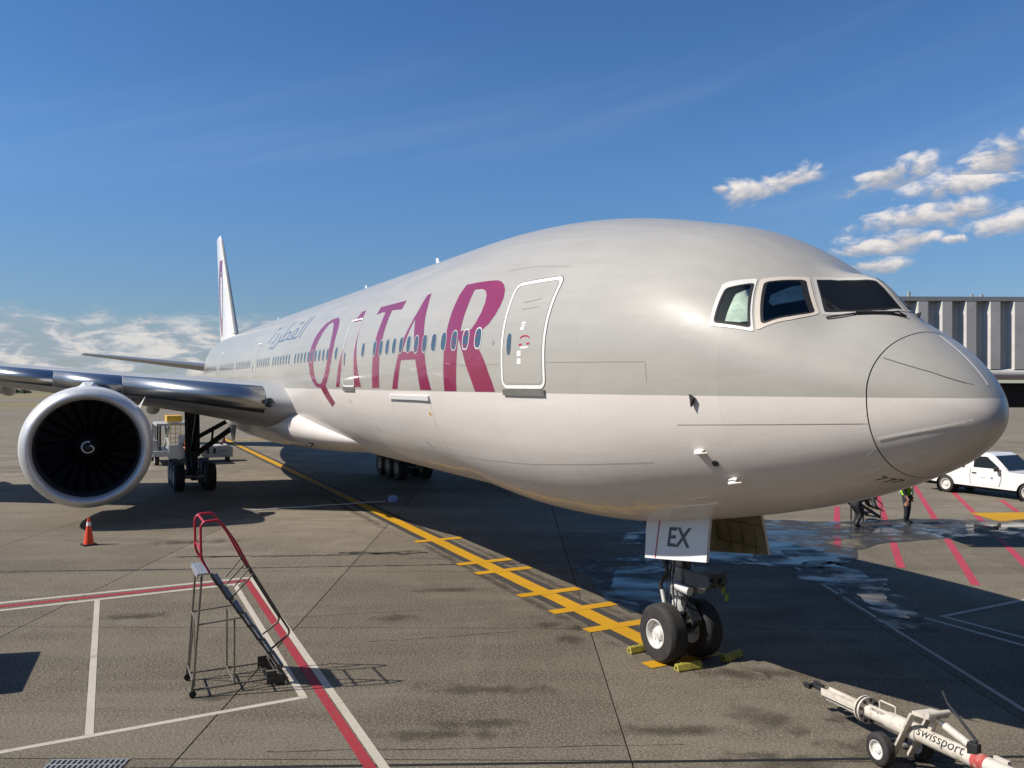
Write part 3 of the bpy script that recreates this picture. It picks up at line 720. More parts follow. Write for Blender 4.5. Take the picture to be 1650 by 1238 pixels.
def skin_line(name, pts, m, parent, w=.012, off=.003):
    """thin strip along points (x, z) on the starboard skin"""
    P = [Vector(p) for p in pts]; Q = []
    for a, c in zip(P, P[1:]):
        k = max(1, int((c-a).length/.05)); Q += [a+(c-a)*i/k for i in range(k)]
    Q.append(P[-1]); vs = []
    for i, p in enumerate(Q):
        x = -p.x; th = th_side(x, p.y); pos = S(x, th); nn = S_n(x, th)
        q = Q[min(i+1, len(Q)-1)] if i < len(Q)-1 else Q[i-1]
        dv = (S(-q.x, th_side(-q.x, q.y))-pos).normalized(); sd = nn.cross(dv).normalized()*w/2
        vs += [pos+nn*off-sd, pos+nn*off+sd]
    b = MB(); b.add(vs, [(2*i, 2*i+2, 2*i+3, 2*i+1) for i in range(len(Q)-1)])
    return b.build(name, m, parent)

# --- lettering on the side
L = {}
L['R'] = [[(-10.196,4.918),(-10.179,5.233),(-10.154,5.527),(-10.132,5.797),(-10.114,6.19),(-10.102,6.412),(-10.09,6.636),(-10.05,6.987),(-9.965,7.186),(-9.389,7.176),(-8.928,7.158),(-8.581,7.13),(-8.384,7.085),(-8.206,7.003),(-8.057,6.885),(-7.971,6.717),(-7.989,6.562),(-8.084,6.39),(-8.256,6.233),(-8.432,6.153),(-8.592,6.071),(-8.676,5.996),(-8.651,5.88),(-8.543,5.751),(-8.253,5.44),(-8.043,5.106),(-7.961,4.919),(-8.76,4.918),(-8.915,5.2),(-9.121,5.504),(-9.279,5.766),(-9.475,6.011),(-9.494,5.774),(-9.513,5.584),(-9.556,5.204),(-9.6,4.918)],
          [(-9.399,7.019),(-9.061,7.004),(-8.853,6.94),(-8.722,6.833),(-8.659,6.686),(-8.683,6.479),(-8.817,6.28),(-8.944,6.171),(-9.059,6.143),(-9.429,6.159),(-9.42,6.366),(-9.398,6.653),(-9.4,6.921)]]
L['Q'] = [[(-20.279,7.227),(-19.87,7.094),(-19.577,6.885),(-19.464,6.676),(-19.364,6.244),(-19.456,5.766),(-19.731,5.374),(-20.043,5.147),(-20.275,5.017),(-19.5,4.479),(-20.029,4.338),(-20.974,4.941),(-21.386,4.964),(-21.608,4.999),(-22.053,5.183),(-22.341,5.432),(-22.487,5.746),(-22.551,5.997),(-22.49,6.34),(-22.359,6.649),(-22.046,6.915),(-21.612,7.122),(-21.003,7.219)],
          [(-20.723,7.108),(-20.363,6.979),(-20.022,6.678),(-19.879,6.323),(-19.896,5.92),(-20.13,5.551),(-20.433,5.294),(-20.71,5.119),(-20.995,5.06),(-21.345,5.09),(-21.566,5.242),(-21.742,5.456),(-21.834,5.732),(-21.844,6.038),(-21.804,6.313),(-21.615,6.581),(-21.417,6.847),(-21.107,7.058)]]
L['A'] = [[(-17.192,7.205),(-17.53,7.205),(-17.7,7.048),(-17.896,6.857),(-18.01,6.591),(-18.161,6.246),(-18.365,5.872),(-18.649,5.496),(-18.988,4.973),(-18.607,4.974),(-18.32,5.355),(-18.074,5.675),(-17.099,5.667),(-16.989,5.393),(-17.059,4.979),(-16.29,4.982),(-16.432,5.285),(-16.592,5.668),(-16.709,5.978),(-16.813,6.24),(-16.895,6.529),(-17.047,6.854)],
          [(-17.576,6.554),(-17.73,6.201),(-17.805,5.856),(-17.223,5.852),(-17.372,6.212)]]
L['T'] = [[(-15.76,6.969),(-15.727,7.182),(-13.609,7.177),(-13.63,6.951),(-14.457,6.99),(-14.435,6.653),(-14.447,6.299),(-14.489,5.948),(-14.526,5.597),(-14.567,5.293),(-14.621,4.964),(-15.252,4.961),(-15.189,5.251),(-15.115,5.634),(-15.083,5.97),(-15.037,6.257),(-14.966,6.616),(-14.968,6.97),(-15.257,7.005)]]
L['A2'] = [[(-11.905,7.189),(-12.13,7.175),(-12.253,6.789),(-12.463,6.5),(-12.665,6.251),(-12.914,5.934),(-13.104,5.654),(-13.306,5.37),(-13.583,4.946),(-13.188,4.948),(-12.959,5.344),(-12.815,5.643),(-11.804,5.637),(-11.72,5.432),(-11.642,5.183),(-11.589,4.936),(-10.92,4.93),(-11.03,5.18),(-11.128,5.422),(-11.207,5.707),(-11.321,6.036),(-11.44,6.289),(-11.575,6.588),(-11.696,6.872)],
           [(-12.257,6.605),(-12.389,6.409),(-12.548,6.158),(-12.724,5.836),(-11.871,5.831),(-12.001,6.131),(-12.128,6.393)]]
for k in ('Q', 'A', 'T', 'A2', 'R'): decal('name_letter', L[k], M_BURG, plane, .004)

def text_on_skin(body, x0, x1, z0, z1, m, name, parent, shear=0.0, off=.004):
    me = text_mesh(body, shear); xs_ = [v.co.x for v in me.vertices]; ys_ = [v.co.y for v in me.vertices]
    a0, a1, b0, b1 = min(xs_), max(xs_), min(ys_), max(ys_)
    bm_ = bmesh.new(); bm_.from_mesh(me); bpy.data.meshes.remove(me)
    for v in bm_.verts:
        x = -(x0+(x1-x0)*(v.co.x-a0)/(a1-a0)); z = z0+(z1-z0)*(v.co.y-b0)/(b1-b0)
        v.co = Vector((x, th_side(x, z)*3, 0))
    return skin_map(bm_, name, m, parent, off, 0, .3, .08)
text_on_skin('\ufe93\ufef3\ufeae\ufec4\ufed8\ufedf\ufe8d', -31.5, -24.6, 6.52, 7.62, M_BLUEG, 'arabic_name', plane, .25)
def skin_strip(name, pts, m, parent, w=.02, off=.004):
    vs = []; Q = []
    for (x0, t0), (x1, t1) in zip(pts, pts[1:]): Q += [(-(x0+(x1-x0)*i/8), t0+(t1-t0)*i/8) for i in range(9)]
    for i, (x, t) in enumerate(Q):
        p, n_ = S(x, t), S_n(x, t); q = Q[min(i+1, len(Q)-1)] if i < len(Q)-1 else Q[i-1]
        dv = S(q[0], q[1])-p
        if i == len(Q)-1: dv = -dv
        if dv.length < 1e-6: dv = p-S(*Q[i-1])
        sd = n_.cross(dv.normalized()).normalized()*w/2; vs += [p+n_*off-sd, p+n_*off+sd]
    b = MB(); b.add(vs, [(2*i, 2*i+2, 2*i+3, 2*i+1) for i in range(len(Q)-1)]); return b.build(name, m, parent)
for bar in ([(-1.139, 4.239), (-1.118, 4.305)], [(-1.122, 4.300), (-1.257, 4.289)], [(-1.116, 4.335), (-1.089, 4.405)], [(-1.094, 4.400), (-1.231, 4.381)], [(-1.077, 4.423), (-1.059, 4.490)], [(-1.064, 4.485), (-1.198, 4.458)]):
    skin_strip('type_number', bar, M_INK, plane, .020)

# --- cabin windows
def oval(cx, cz, hw, hh, n=22, p=2.6):
    return [(cx+hw*math.copysign(abs(cos(t))**(2/p), cos(t)), cz+hh*math.copysign(abs(sin(t))**(2/p), sin(t))) for t in (2*pi*i/n for i in range(n))]
win_x = [-8.60-.5334*k for k in range(15) if k != 13]
x = -18.95
while x > -58:
    if not (-20.0 < x < -19.3 or -25.8 < x < -25.0 or -29.9 < x < -29.2 or -34.6 < x < -33.0 or -40.2 < x < -39.6 or -47.6 < x < -46.0): win_x.append(x)
    x -= .5334
fr_me = pn_me = None; XS = -30.0
for x in win_x:
    z = 6.01 if -43 < x <= -12.2 else 5.97+.0042*min(9.5, -8.5-x)
    if x > -12.2 or x < -43:
        f = decal('cabin_window', [oval(x, z, .152, .218), oval(x, z, .128, .193)], M_FRAME if x > -9.5 else M_RIMG, plane, .006, st=.5, sx_=.5)
        p = decal('pane', [oval(x, z, .128, .193)], M_PANE, f, .004, st=.5, sx_=.5)
    else:
        if fr_me is None:
            fr_me = decal('cabin_window', [oval(XS, 6.01, .148, .214), oval(XS, 6.01, .128, .193)], M_RIMG, plane, .006, st=.5, sx_=.5, raw=True)
            pn_me = decal('pane', [oval(XS, 6.01, .128, .193)], M_PANE, plane, .004, st=.5, sx_=.5, raw=True)
        f = instance('cabin_window', fr_me, plane, (x-XS, 0, z-6.01))
        instance('pane', pn_me, f)

# --- cabin doors
def cabin_door(x0, x1, z0, z1, detail):
    body = rrect(x0, x1, z0, z1, .17)
    d = decal('cabin_door', [scaled(body, -.085)], M_FUS, plane, .006)
    decal('door_outline', [body, scaled(body, -.062 if detail else -.045)], M_DOORW, d, .0085)
    decal('door_gap', [scaled(body, .018), body], M_SEAM, d, .003)
    zb = z0-.015
    decal('door_sill', [[(x0+.05, zb-.105), (x1-.03, zb-.105), (x1-.03, zb), (x0+.05, zb)]], M_SILL, d, .004, thick=.035)
    wx = x0+.28
    decal('door_window', [oval(wx, 5.80, .075, .20)], M_PANE, d, .009)
    if detail:
        for (a, c, w, h, m) in ((-6.985, 6.07, .12, .05, M_DOORW), (-6.965, 6.17, .13, .035, M_DOORW), (-6.965, 6.12, .10, .03, M_DOORW), (-7.03, 5.62, .13, .10, M_DOORW), (-7.03, 5.48, .13, .10, M_DOORW),
                                (-6.99, 5.775, .10, .035, M_REDR), (-6.74, 5.785, .10, .035, M_REDR)):
            decal('door_placard', [[(a-w/2, c-h/2), (a+w/2, c-h/2), (a+w/2, c+h/2), (a-w/2, c+h/2)]], m, d, .0085)
        arc = [(-6.86+.17*cos(t), 5.86+.07*sin(t)) for t in (radians(25+13*i) for i in range(11))]
        skin_line('door_handle', arc, M_REDR, d, .025, .011)
        decal('handle_recess', [rrect(-6.99, -6.73, 5.70, 5.745, .02)], M_FRAME, d, .0085)
        skin_line('hinge_seam', [(-7.15, 6.55), (-6.6, 6.58)], M_SEAM, d, .010, .0075)
        skin_line('hinge_seam', [(-7.12, 6.42), (-6.6, 6.44)], M_SEAM, d, .008, .0075)
    return d
cabin_door(-7.665, -6.215, 4.985, 6.96, True)
cabin_door(-18.17, -16.93, 4.985, 6.98, False)
cabin_door(-34.3, -33.2, 4.99, 6.98, False)
cabin_door(-47.3, -46.2, 5.0, 6.98, False)

# --- cockpit windows (both sides)
W3 = [(-2.942, 6.439), (-2.693, 6.503), (-2.358, 5.84), (-2.844, 5.934)]
W3O = [(-3.02, 6.505), (-2.968, 6.545), (-2.715, 6.574), (-2.295, 5.780), (-2.878, 5.887)]
W2 = [(-2.613, 6.515), (-2.372, 6.548), (-1.944, 6.038), (-2.032, 6.002), (-2.260, 5.883)]
W2O = [(-2.69, 6.572), (-2.388, 6.597), (-1.892, 6.016), (-1.99, 5.949), (-2.278, 5.797)]
W1 = [(-2.314, -.566), (-2.228, -.376), (-2.081, -.245), (-1.889, -.160), (-1.715, -.066), (-1.594, -.066), (-1.489, -.066), (-1.39, -.066), (-1.305, -.066), (-1.393, -.287), (-1.561, -.475), (-1.735, -.661), (-1.883, -.868), (-2.084, -.728)]
W1O = [(-2.374, -.572), (-2.272, -.345), (-2.115, -.206), (-1.917, -.125), (-1.72, -.018), (-1.581, -.016), (-1.455, -.016), (-1.35, -.016), (-1.265, -.018), (-1.369, -.316), (-1.532, -.510), (-1.706, -.694), (-1.875, -.935), (-2.105, -.770)]
for side in (-1, 1):
    for nm, gl, ou, mode, fm in (('w3', W3, W3O, 'side', M_CFRAME), ('w2', W2, W2O, 'side', M_CFRAME), ('w1', W1, W1O, 'top', M_FRAME)):
        g_ = round_poly(gl, .05 if nm != 'w1' else .02); o_ = round_poly(ou, .04 if nm != 'w1' else .02)
        f = decal('cockpit_window', [o_, g_], {'w3': M_FRAME, 'w2': M_CFRAME, 'w1': M_RIMG}[nm], plane, .008, mode, side, sx_=.06, st=.03)
        decal('window_seal', [scaled(g_, .004) if mode == 'side' else g_, scaled(g_, -.022)], M_BLACK, f, .012, mode, side, sx_=.06, st=.03)
        decal('dark_interior', [g_], M_BLACK, f, .003, mode, side, sx_=.06, st=.03)
        decal('glass', [g_], M_CGLASS if mode == 'side' else M_WSCR, f, .009, mode, side, sx_=.06, st=.03)
        if nm == 'w3': decal('curtain', [[(-2.771, 6.337), (-2.70, 6.40), (-2.665, 6.42), (-2.60, 6.30), (-2.43, 5.93), (-2.52, 5.92), (-2.70, 5.945), (-2.735, 6.145)]], M_CURT, f, .0055, mode, side, sx_=.06, st=.03)
        if nm == 'w2': decal('curtain', [[(-2.417, 6.31), (-2.395, 6.355), (-2.36, 6.44), (-2.315, 6.465), (-2.20, 6.33), (-2.125, 6.245), (-2.194, 6.193), (-2.298, 6.145), (-2.366, 6.20)]], M_CURT, f, .0055, mode, side, sx_=.06, st=.03)
# wipers lying below the windscreen
for sd in (1, -1):
    b = MB(); pts = []
    for (x, y) in ((1.80, -.93), (1.613, -.60), (1.36, -.30), (1.20, -.12)):
        th = th_top(x, y*sd); pts.append(S(x, th)+S_n(x, th)*.022)
    b.path(pts, .014, 6)
    b.path([pts[3], (pts[3]+pts[2])/2+Vector((0.03, 0, .03)), pts[1]+Vector((.02, 0, .02))], .012, 6)
    b.build('wiper', M_DARK, plane)

# --- seams, probes and small fittings on the starboard side
for pts in ([(-8.3, 7.30), (-7.4, 7.27), (-6.3, 7.14)], [(-6.19, 5.44), (-3.835, 5.401)], [(-10.2, 5.45), (-7.72, 5.44)], [(-3.4, 4.478), (-2.0, 4.535), (-.96, 4.58)], [(-10.468, 3.482), (-9.197, 3.491), (-7.412, 3.566), (-5.615, 3.717), (-4.096, 3.868)]):
    skin_line('seam', pts, M_SEAMF, plane, .007)
skin_line('seam', [(-3.84, 5.40), (-3.82, 5.10)], M_SEAMF, plane, .006)
# lightning strips on the radome: (x, z) on starboard
skin_line('lightning_strip', [(-.90, 4.40), (-.414, 4.542), (-.105, 4.646)], M_SEAML, plane, .030, .008)
skin_line('lightning_strip', [(-1.10, 4.155), (-.962, 4.27)], M_SEAML, plane, .024, .008)
skin_line('lightning_strip', [(-.90, 5.40), (-.48, 5.22), (-.203, 5.069)], M_SEAM, plane, .009, .006)
b = MB(); vs = []
for i in range(13):
    x = .88-.70*i/12; th = radians(84); p = S(x, th); nn = S_n(x, th); w = Vector((0, 1, 0))*.011
    vs += [p+nn*.005-w, p+nn*.005+w]
b.add(vs, [(2*i, 2*i+2, 2*i+3, 2*i+1) for i in range(12)]); b.build('lightning_strip', M_SEAML, plane)
def at_skin(x, z): th = th_side(-x, z); return S(-x, th), S_n(-x, th)
def probe(x, z):
    p, n_ = at_skin(x, z); b = MB()
    f = Vector((1, 0, 0)); f = (f-n_*f.dot(n_)).normalized(); dn = n_.cross(f)
    b.loft([[p+f*a*.9+dn*c for a, c in ((-.11, 0), (-.03, .022), (.06, .016), (.09, 0), (.06, -.016), (-.03, -.022))], [p+n_*.11+f*(a*.5+.02)+dn*c*.6 for a, c in ((-.11, 0), (-.03, .022), (.06, .016), (.09, 0), (.06, -.016), (-.03, -.022))]])
    b.tube(p+n_*.10-f*.03, p+n_*.105+f*.20, .016, .009, 8)
    b.build('pitot_probe', M_FRAME, plane, True)
probe(-3.17, 4.12); probe(-2.92, 3.72)
p, n_ = at_skin(-3.02, 3.94); b = MB(); b.tube(p-n_*.02, p+n_*.02, .05, .05, 14); b.build('temperature_port', M_DARK, plane)
p, n_ = at_skin(-3.06, 4.88); b = MB(); b.prism([p+Vector((-.05, 0, .05)), p+Vector((.05, 0, .0)), p+Vector((-.01, 0, -.13)), p+Vector((-.03, 0, -.01))], n_*.05); b.build('angle_vane', M_DARK, plane)
p, n_ = at_skin(-7.98, 5.86); b = MB(); b.tube(p-n_*.02, p+n_*.006, .045, .045, 14); b.build('port_fitting', M_STEEL, plane)
p, n_ = at_skin(-11.3, 4.40); b = MB(); b.tube(p-n_*.02, p+n_*.008, .05, .05, 12); b.build('port_fitting', M_YELP, plane)
decal('cargo_door_hinge', [[(-13.85, 4.70), (-11.1, 4.70), (-11.1, 4.80), (-13.85, 4.80)]], M_WHITE, plane, .003, thick=.05)
for pts in ([(-13.8, 4.66), (-13.7, 3.45), (-11.2, 3.45), (-11.1, 4.66)],): skin_line('cargo_door_seam', pts, M_SEAM, plane, .006)
for x, z, a in ((-12.3, 3.62, .12), (-15.9, 3.85, .10), (-18.4, 3.40, .22), (-18.9, 3.5, .18), (-17.6, 4.55, .1)):
    skin_line('vent', [(x-a, z+.06), (x+a*.4, z-.12)], M_SEAM, plane, .03)
# antennas on the crown
for x, h in ((-18.2, .42), (-9.5, .0), (-26, .38), (-44, .38)):
    if h:
        b = MB(); zt = Z0+3.03; pr = [(-.22, 0), (-.05, .03), (.2, 0), (-.05, -.03)]
        b.loft([[Vector((x+a, c, zt)) for a, c in pr], [Vector((x-.22+a*.45, c*.5, zt+h)) for a, c in pr]]); b.build('blade_antenna', M_WHITE, plane)

# --- wing-body fairing
FA = [(18.5, 1.9), (21, 2.35), (24, 2.74), (27, 3.10), (30, 3.38), (33, 3.52), (39, 3.55), (43, 3.35), (47, 2.8), (51, 1.9)]
FB = [(18.5, 3.1), (21, 2.72), (24, 2.48), (28, 2.26), (33, 2.08), (40, 2.08), (45, 2.35), (51, 3.3)]
FT = [(18.5, 3.4), (22, 3.8), (25, 4.2), (28, 4.6), (31, 4.8), (38, 4.8), (44, 4.5), (51, 4.1)]
secs = []
x = 18.5
while x <= 51:
    a, lo, hi = smooth_tab(FA, x), smooth_tab(FB, x), smooth_tab(FT, x); c = lo+(hi-lo)*.55; sec = []
    for k in range(48):
        t = 2*pi*k/48; e = 2/2.3
        sec.append(Vector((-x, a*math.copysign(abs(cos(t))**e, cos(t)), c+((hi-c) if sin(t) > 0 else (c-lo))*math.copysign(abs(sin(t))**e, sin(t)))))
    secs.append(sec); x += .65
b = MB(); b.loft(secs); b.build('belly_fairing', M_FUS, plane, True)
b = MB(); b.box((-24.9, -2.50, 2.80), (.55, .05, .16), Matrix.Rotation(radians(-35), 4, 'X').to_3x3()); b.build('ram_air_inlet', M_BLACK, plane)

# --- wings
def airfoil(n=26):
    U_ = [(1-cos(pi*i/n))/2 for i in range(n+1)]
    yt = lambda u: 5*(.2969*sqrt(u)-.126*u-.3516*u*u+.2843*u**3-.1036*u**4)
    camb = lambda u: .018*(1-(2*u-.8)**2) if u < .9 else .018*(1-1.0)+.0
    up_ = [(u, yt(u)) for u in reversed(U_)]; lo_ = [(u, -yt(u)*1.02) for u in U_[1:-1]]
    return up_+lo_
AF = airfoil()
WST = [(0.0, -25.0, -38.6, 4.02, .150, 2.2), (3.4, -26.25, -39.3, 4.36, .145, 2.0), (6.0, -27.95, -39.7, 4.68, .132, 1.4), (9.9, -30.45, -40.4, 5.10, .118, .8), (15, -33.8, -42.1, 5.62, .108, .2), (22, -38.3, -44.6, 6.42, .10, -.6), (29.5, -43.2, -47.2, 7.45, .095, -1.2), (31.2, -45.1, -47.9, 7.75, .09, -1.3), (32.2, -47.6, -48.4, 7.95, .08, -1.3)]
def wing_at(y):
    y = min(max(y, 0), 32.2)
    for p, q in zip(WST, WST[1:]):
        if y <= q[0]: u = (y-p[0])/(q[0]-p[0]); return [a+(c-a)*u for a, c in zip(p, q)]
def wing_pt(y, u, t, sd, grow=0.0):
    _, le, te, z, tk, inc = wing_at(y); c = le-te; a = radians(inc)
    px, pz = -u*c*cos(a)-t*tk*c*0, -u*c*sin(a)*1.0+t*tk*c
    return Vector((le+px, sd*y, z+pz))
def wing(sd):
    ys = [0, 1.7, 3.4, 4.7, 6, 8, 9.9, 12.5, 15, 18.5, 22, 25.7, 29.5, 30.4, 31.2, 31.8, 32.2]
    b = MB(); b.loft([[wing_pt(y, u, t, sd) for u, t in AF] for y in ys])
    w = b.build('wing', M_GREYP, plane, True)
    segs = [(3.85, 8.75), (8.79, 11.2)]+[(11.24+i*3.05, 11.24+i*3.05+3.01) for i in range(6)]
    for y0, y1 in segs:
        n_ = 13; mid = len(AF)//2
        idx = [i for i, (u, t) in enumerate(AF) if (u < .075 and t >= 0) or (u < .05 and t < 0)]
        b = MB(); secs = []
        for y in (y0, (y0+y1)/2, y1):
            sec = []
            for i in idx:
                u, t = AF[i]; p = wing_pt(y, u, t, sd); c = wing_pt(y, .05, 0, sd); sec.append(p+(p-c).normalized()*.012)
            secs.append(sec)
        b.loft(secs, caps=False, closed=False); s_ = b.build('slat', M_SLAT, w, True)
        md = s_.modifiers.new('solid', 'SOLIDIFY'); md.thickness = .01; md.offset = -1
    for y in (7.2, 13.5, 19.5):       # flap track fairings
        b = MB(); prof = [(0, .02), (.6, .2), (1.8, .3), (3.2, .26), (4.3, .02)]; c = wing_pt(y, .62, -.3, sd)
        b.lathe(prof, c+Vector((0, 0, -.25)), (-1, 0, -.06), 14); b.build('flap_fairing', M_GREYP, w, True)
    # raised inboard spoiler
    b = MB(); secs = []
    for y, zz, ch in ((4.6, 5.03, .35), (5.2, 5.26, .6), (5.8, 5.36, .9), (6.5, 5.33, 1.1)):
        secs.append([Vector((-38.4, sd*y, zz)), Vector((-38.0+ch*.4, sd*y, zz-.06)), Vector((-37.6+ch*.5, sd*y, zz-.14)), Vector((-38.1, sd*y, zz-.10))])
    b.loft(secs); b.build('spoiler', M_STEEL, w)
    p = wing_pt(3.75, .0, 0, sd); b = MB(); b.lathe([(0, 0), (.03, .10), (-.02, .17), (-.1, .19)], p+Vector((.10, 0, -.06)), (1, -.25*sd*-1, -.05), 18); b.build('landing_light', M_GLASS, w, True)
    return w
for sd in (-1, 1): wing(sd)

# --- engines
EX, EY, EZ = -26.0, 9.95, 2.80; EK = 1.055
def engine(sd):
    c = Vector((EX, sd*EY, EZ)); ax = (-1, 0, 0); sc = lambda pr: [(t_, r_*EK) for t_, r_ in pr]
    b = MB(); b.lathe(sc([(.30, 1.965), (.6, 2.02), (1.2, 2.065), (2.0, 2.05), (3.0, 1.95), (4.0, 1.78), (4.9, 1.58), (4.88, 1.52), (4.0, 1.6)]), c, ax, 72)
    e = b.build('engine', M_COWL, plane, True)
    b = MB(); b.lathe(sc([(.30, 1.968), (.16, 1.925), (.06, 1.855), (.01, 1.79), (0, 1.755), (.02, 1.715), (.10, 1.66), (.24, 1.615)]), c, ax, 72); b.build('inlet_lip', M_LIP, e, True)
    b = MB(); b.lathe(sc([(.24, 1.614), (.6, 1.58), (1.1, 1.565), (1.75, 1.565)]), c, ax, 60); b.build('inlet_liner', M_FANIN, e, True)
    b = MB(); b.lathe(sc([(1.55, 1.565), (1.6, 1.0), (1.62, 0)]), c, ax, 48); b.build('fan_backplate', M_BLACK, e)
    b = MB(); b.lathe(sc([(.72, 0), (.78, .10), (.92, .24), (1.12, .38), (1.3, .44), (1.5, .46)]), c, ax, 36); b.build('spinner', M_FAN, e, True)
    # spiral mark on the spinner, drawn as a curved raised stroke
    pts = []
    for i in range(30):
        t = i/29; a = radians(70+ 330*t); r = .19+.025*t if t < .8 else .21-.13*(t-.8)/.2
        pts.append((r*cos(a), r*sin(a)))
    vs = []
    for (yy, zz) in pts:
        r = sqrt(yy*yy+zz*zz); xx = lerp_tab([(0, .72), (.10, .78), (.24, .92), (.38, 1.12)], r)
        for q in (r-.026, r+.026):
            k = q/r; xq = lerp_tab([(0, .72), (.10, .78), (.24, .92), (.38, 1.12)], q)
            vs.append(c+Vector((-xq+.012, yy*k*-1*-1, zz*k)))
    b = MB(); b.add(vs, [(2*i, 2*i+2, 2*i+3, 2*i+1) for i in range(len(pts)-1)]); b.build('spiral_mark', M_REFL, e)
    bb = MB(); secs = []
    for i in range(9):
        r = .42+(1.545-.42)*i/8; ch = .20+.26*sin(pi*min(1, i/8*.75)); tw = radians(28+36*i/8); sw = .12*sin(pi*i/8)-.10*(i/8)**2
        cx = 0; d = Vector((cos(tw), sin(tw))); th = .018
        secs.append([Vector((-1.42-d.x*ch*k-sw*.3, d.y*ch*k+sw, r))+Vector((th*q*-d.y, th*q*d.x, 0)) for k, q in ((-1, 0), (-.3, 1), (.5, 1), (1, 0), (.5, -1), (-.3, -1))])
    bb.loft(secs); me = bb.mesh('fan_blade', M_FAN, True)
    for k in range(22): instance('fan_blade', me, e, c, (2*pi*k/22, 0, 0)).scale = (1, EK, EK)
    b = MB(); b.lathe(sc([(4.4, 1.05), (5.2, 1.0), (6.2, .72), (6.25, .66), (5.6, .6)]), c, ax, 32); b.build('core_nozzle', M_DARK, e, True)
    b = MB(); b.lathe(sc([(5.4, .52), (6.4, .4), (7.2, .05), (7.25, 0)]), c, ax, 24); b.build('exhaust_cone', M_DARK, e, True)
    b = MB(); y = sd*EY
    prof = [(1.05, 2.12, .10), (1.5, 2.24, .26), (2.6, 2.30, .33), (4.2, 2.33, .34), (6.4, 2.1, .30), (8.0, 1.75, .12)]
    b.loft([[Vector((EX-s_, y-w, EZ+(1.9 if s_ < 5 else 1.2))), Vector((EX-s_, y-w, EZ+zt-.15)), Vector((EX-s_, y-w*.5, EZ+zt)), Vector((EX-s_, y+w*.5, EZ+zt)), Vector((EX-s_, y+w, EZ+zt-.15)), Vector((EX-s_, y+w, EZ+(1.9 if s_ < 5 else 1.2)))] for s_, zt, w in prof]); b.build('pylon', M_COWL, e, True)
    b = MB(); b.prism([c+Vector((-1.3, sd*-1.72, 1.35)), c+Vector((-2.6, sd*-1.70, 1.35)), c+Vector((-2.6, sd*-1.95, 1.75)), c+Vector((-2.0, sd*-1.9, 1.70))], (0, 0, .03)); b.build('nacelle_chine', M_COWL, e)
    return e
for sd in (-1, 1): engine(sd)

# --- tail
def fin_sec(z, le, te, tk, y0=0.0):
    c = le-te; return [Vector((le-u*c, y0+t*tk*c, z)) for u, t in AF]
b = MB(); b.loft([fin_sec(7.9, -59.7, -69.4, .10), fin_sec(8.88, -60.84, -69.7, .10), fin_sec(13, -64.7, -70.9, .095), fin_sec(17.5, -69.05, -72.2, .09), fin_sec(18.0, -69.75, -72.35, .06)])
fin = b.build('vertical_fin', M_WHITE, plane, True)
b = MB(); idx = [i for i, (u, t) in enumerate(AF) if u < .05]; secs = []
for z, le, te in ((9.0, -60.95, -69.75), (13, -64.7, -70.9), (17.5, -69.05, -72.2)):
    s_ = fin_sec(z, le, te, .10); secs.append([s_[i]+Vector((.05, (.05 if AF[i][1] > 0 else -.05), 0)) for i in idx])
b.loft(secs, caps=False, closed=False); b.build('fin_leading_edge', M_RIMG, fin, True)
# burgundy emblem on the fin sides (curved horn shape)
for sd in (-1, 1):
    def fpt(x, z):
        le = -60.84-(z-8.88)*.953; te = -69.7-(z-8.88)*.285; c = le-te; u = min(.99, max(.01, (le-x)/c))
        t = 5*(.2969*sqrt(u)-.126*u-.3516*u*u+.2843*u**3-.1036*u**4); return Vector((x, sd*(t*.10*c+.012), z))
    rows = []
    for i in range(13):
        z = 9.0+6.6*i/12; xc = -66.0-.30*(z-9)-.7*sin(pi*i/12); w = .55+1.35*sin(pi*min(1, i/12*1.05))
        rows.append((fpt(xc+w, z), fpt(xc-w*.3, z), fpt(xc-w, z)))
    b = MB(); vs = [p for r in rows for p in r]; b.add(vs, [(3*i+j, 3*i+j+1, 3*i+4+j, 3*i+3+j) for i in range(12) for j in (0, 1)]); b.build('tail_emblem', M_BURG, fin)
for sd in (-1, 1):
    secs = []
    for y, le, te, z, tk in ((0.5, -61.9, -69.6, 6.30, .10), (1.8, -63.0, -69.9, 6.46, .10), (6, -66.6, -71.3, 6.98, .09), (10.6, -70.5, -72.9, 7.52, .085), (10.8, -70.9, -72.95, 7.55, .05)):
        c = le-te; secs.append([Vector((le-u*c, sd*y, z+t*tk*c)) for u, t in AF])
    b = MB(); b.loft(secs); hs_ = b.build('horizontal_stabilizer', M_GREYP, plane, True)
    secs2 = []
    for s_, y in zip(secs[1:4], (1, 2, 3)): secs2.append([s_[i]+Vector((.05, 0, .04 if AF[i][1] > 0 else -.04)) for i in idx])
    b = MB(); b.loft(secs2, caps=False, closed=False); b.build('stabilizer_leading_edge', M_SLAT, hs_, True)

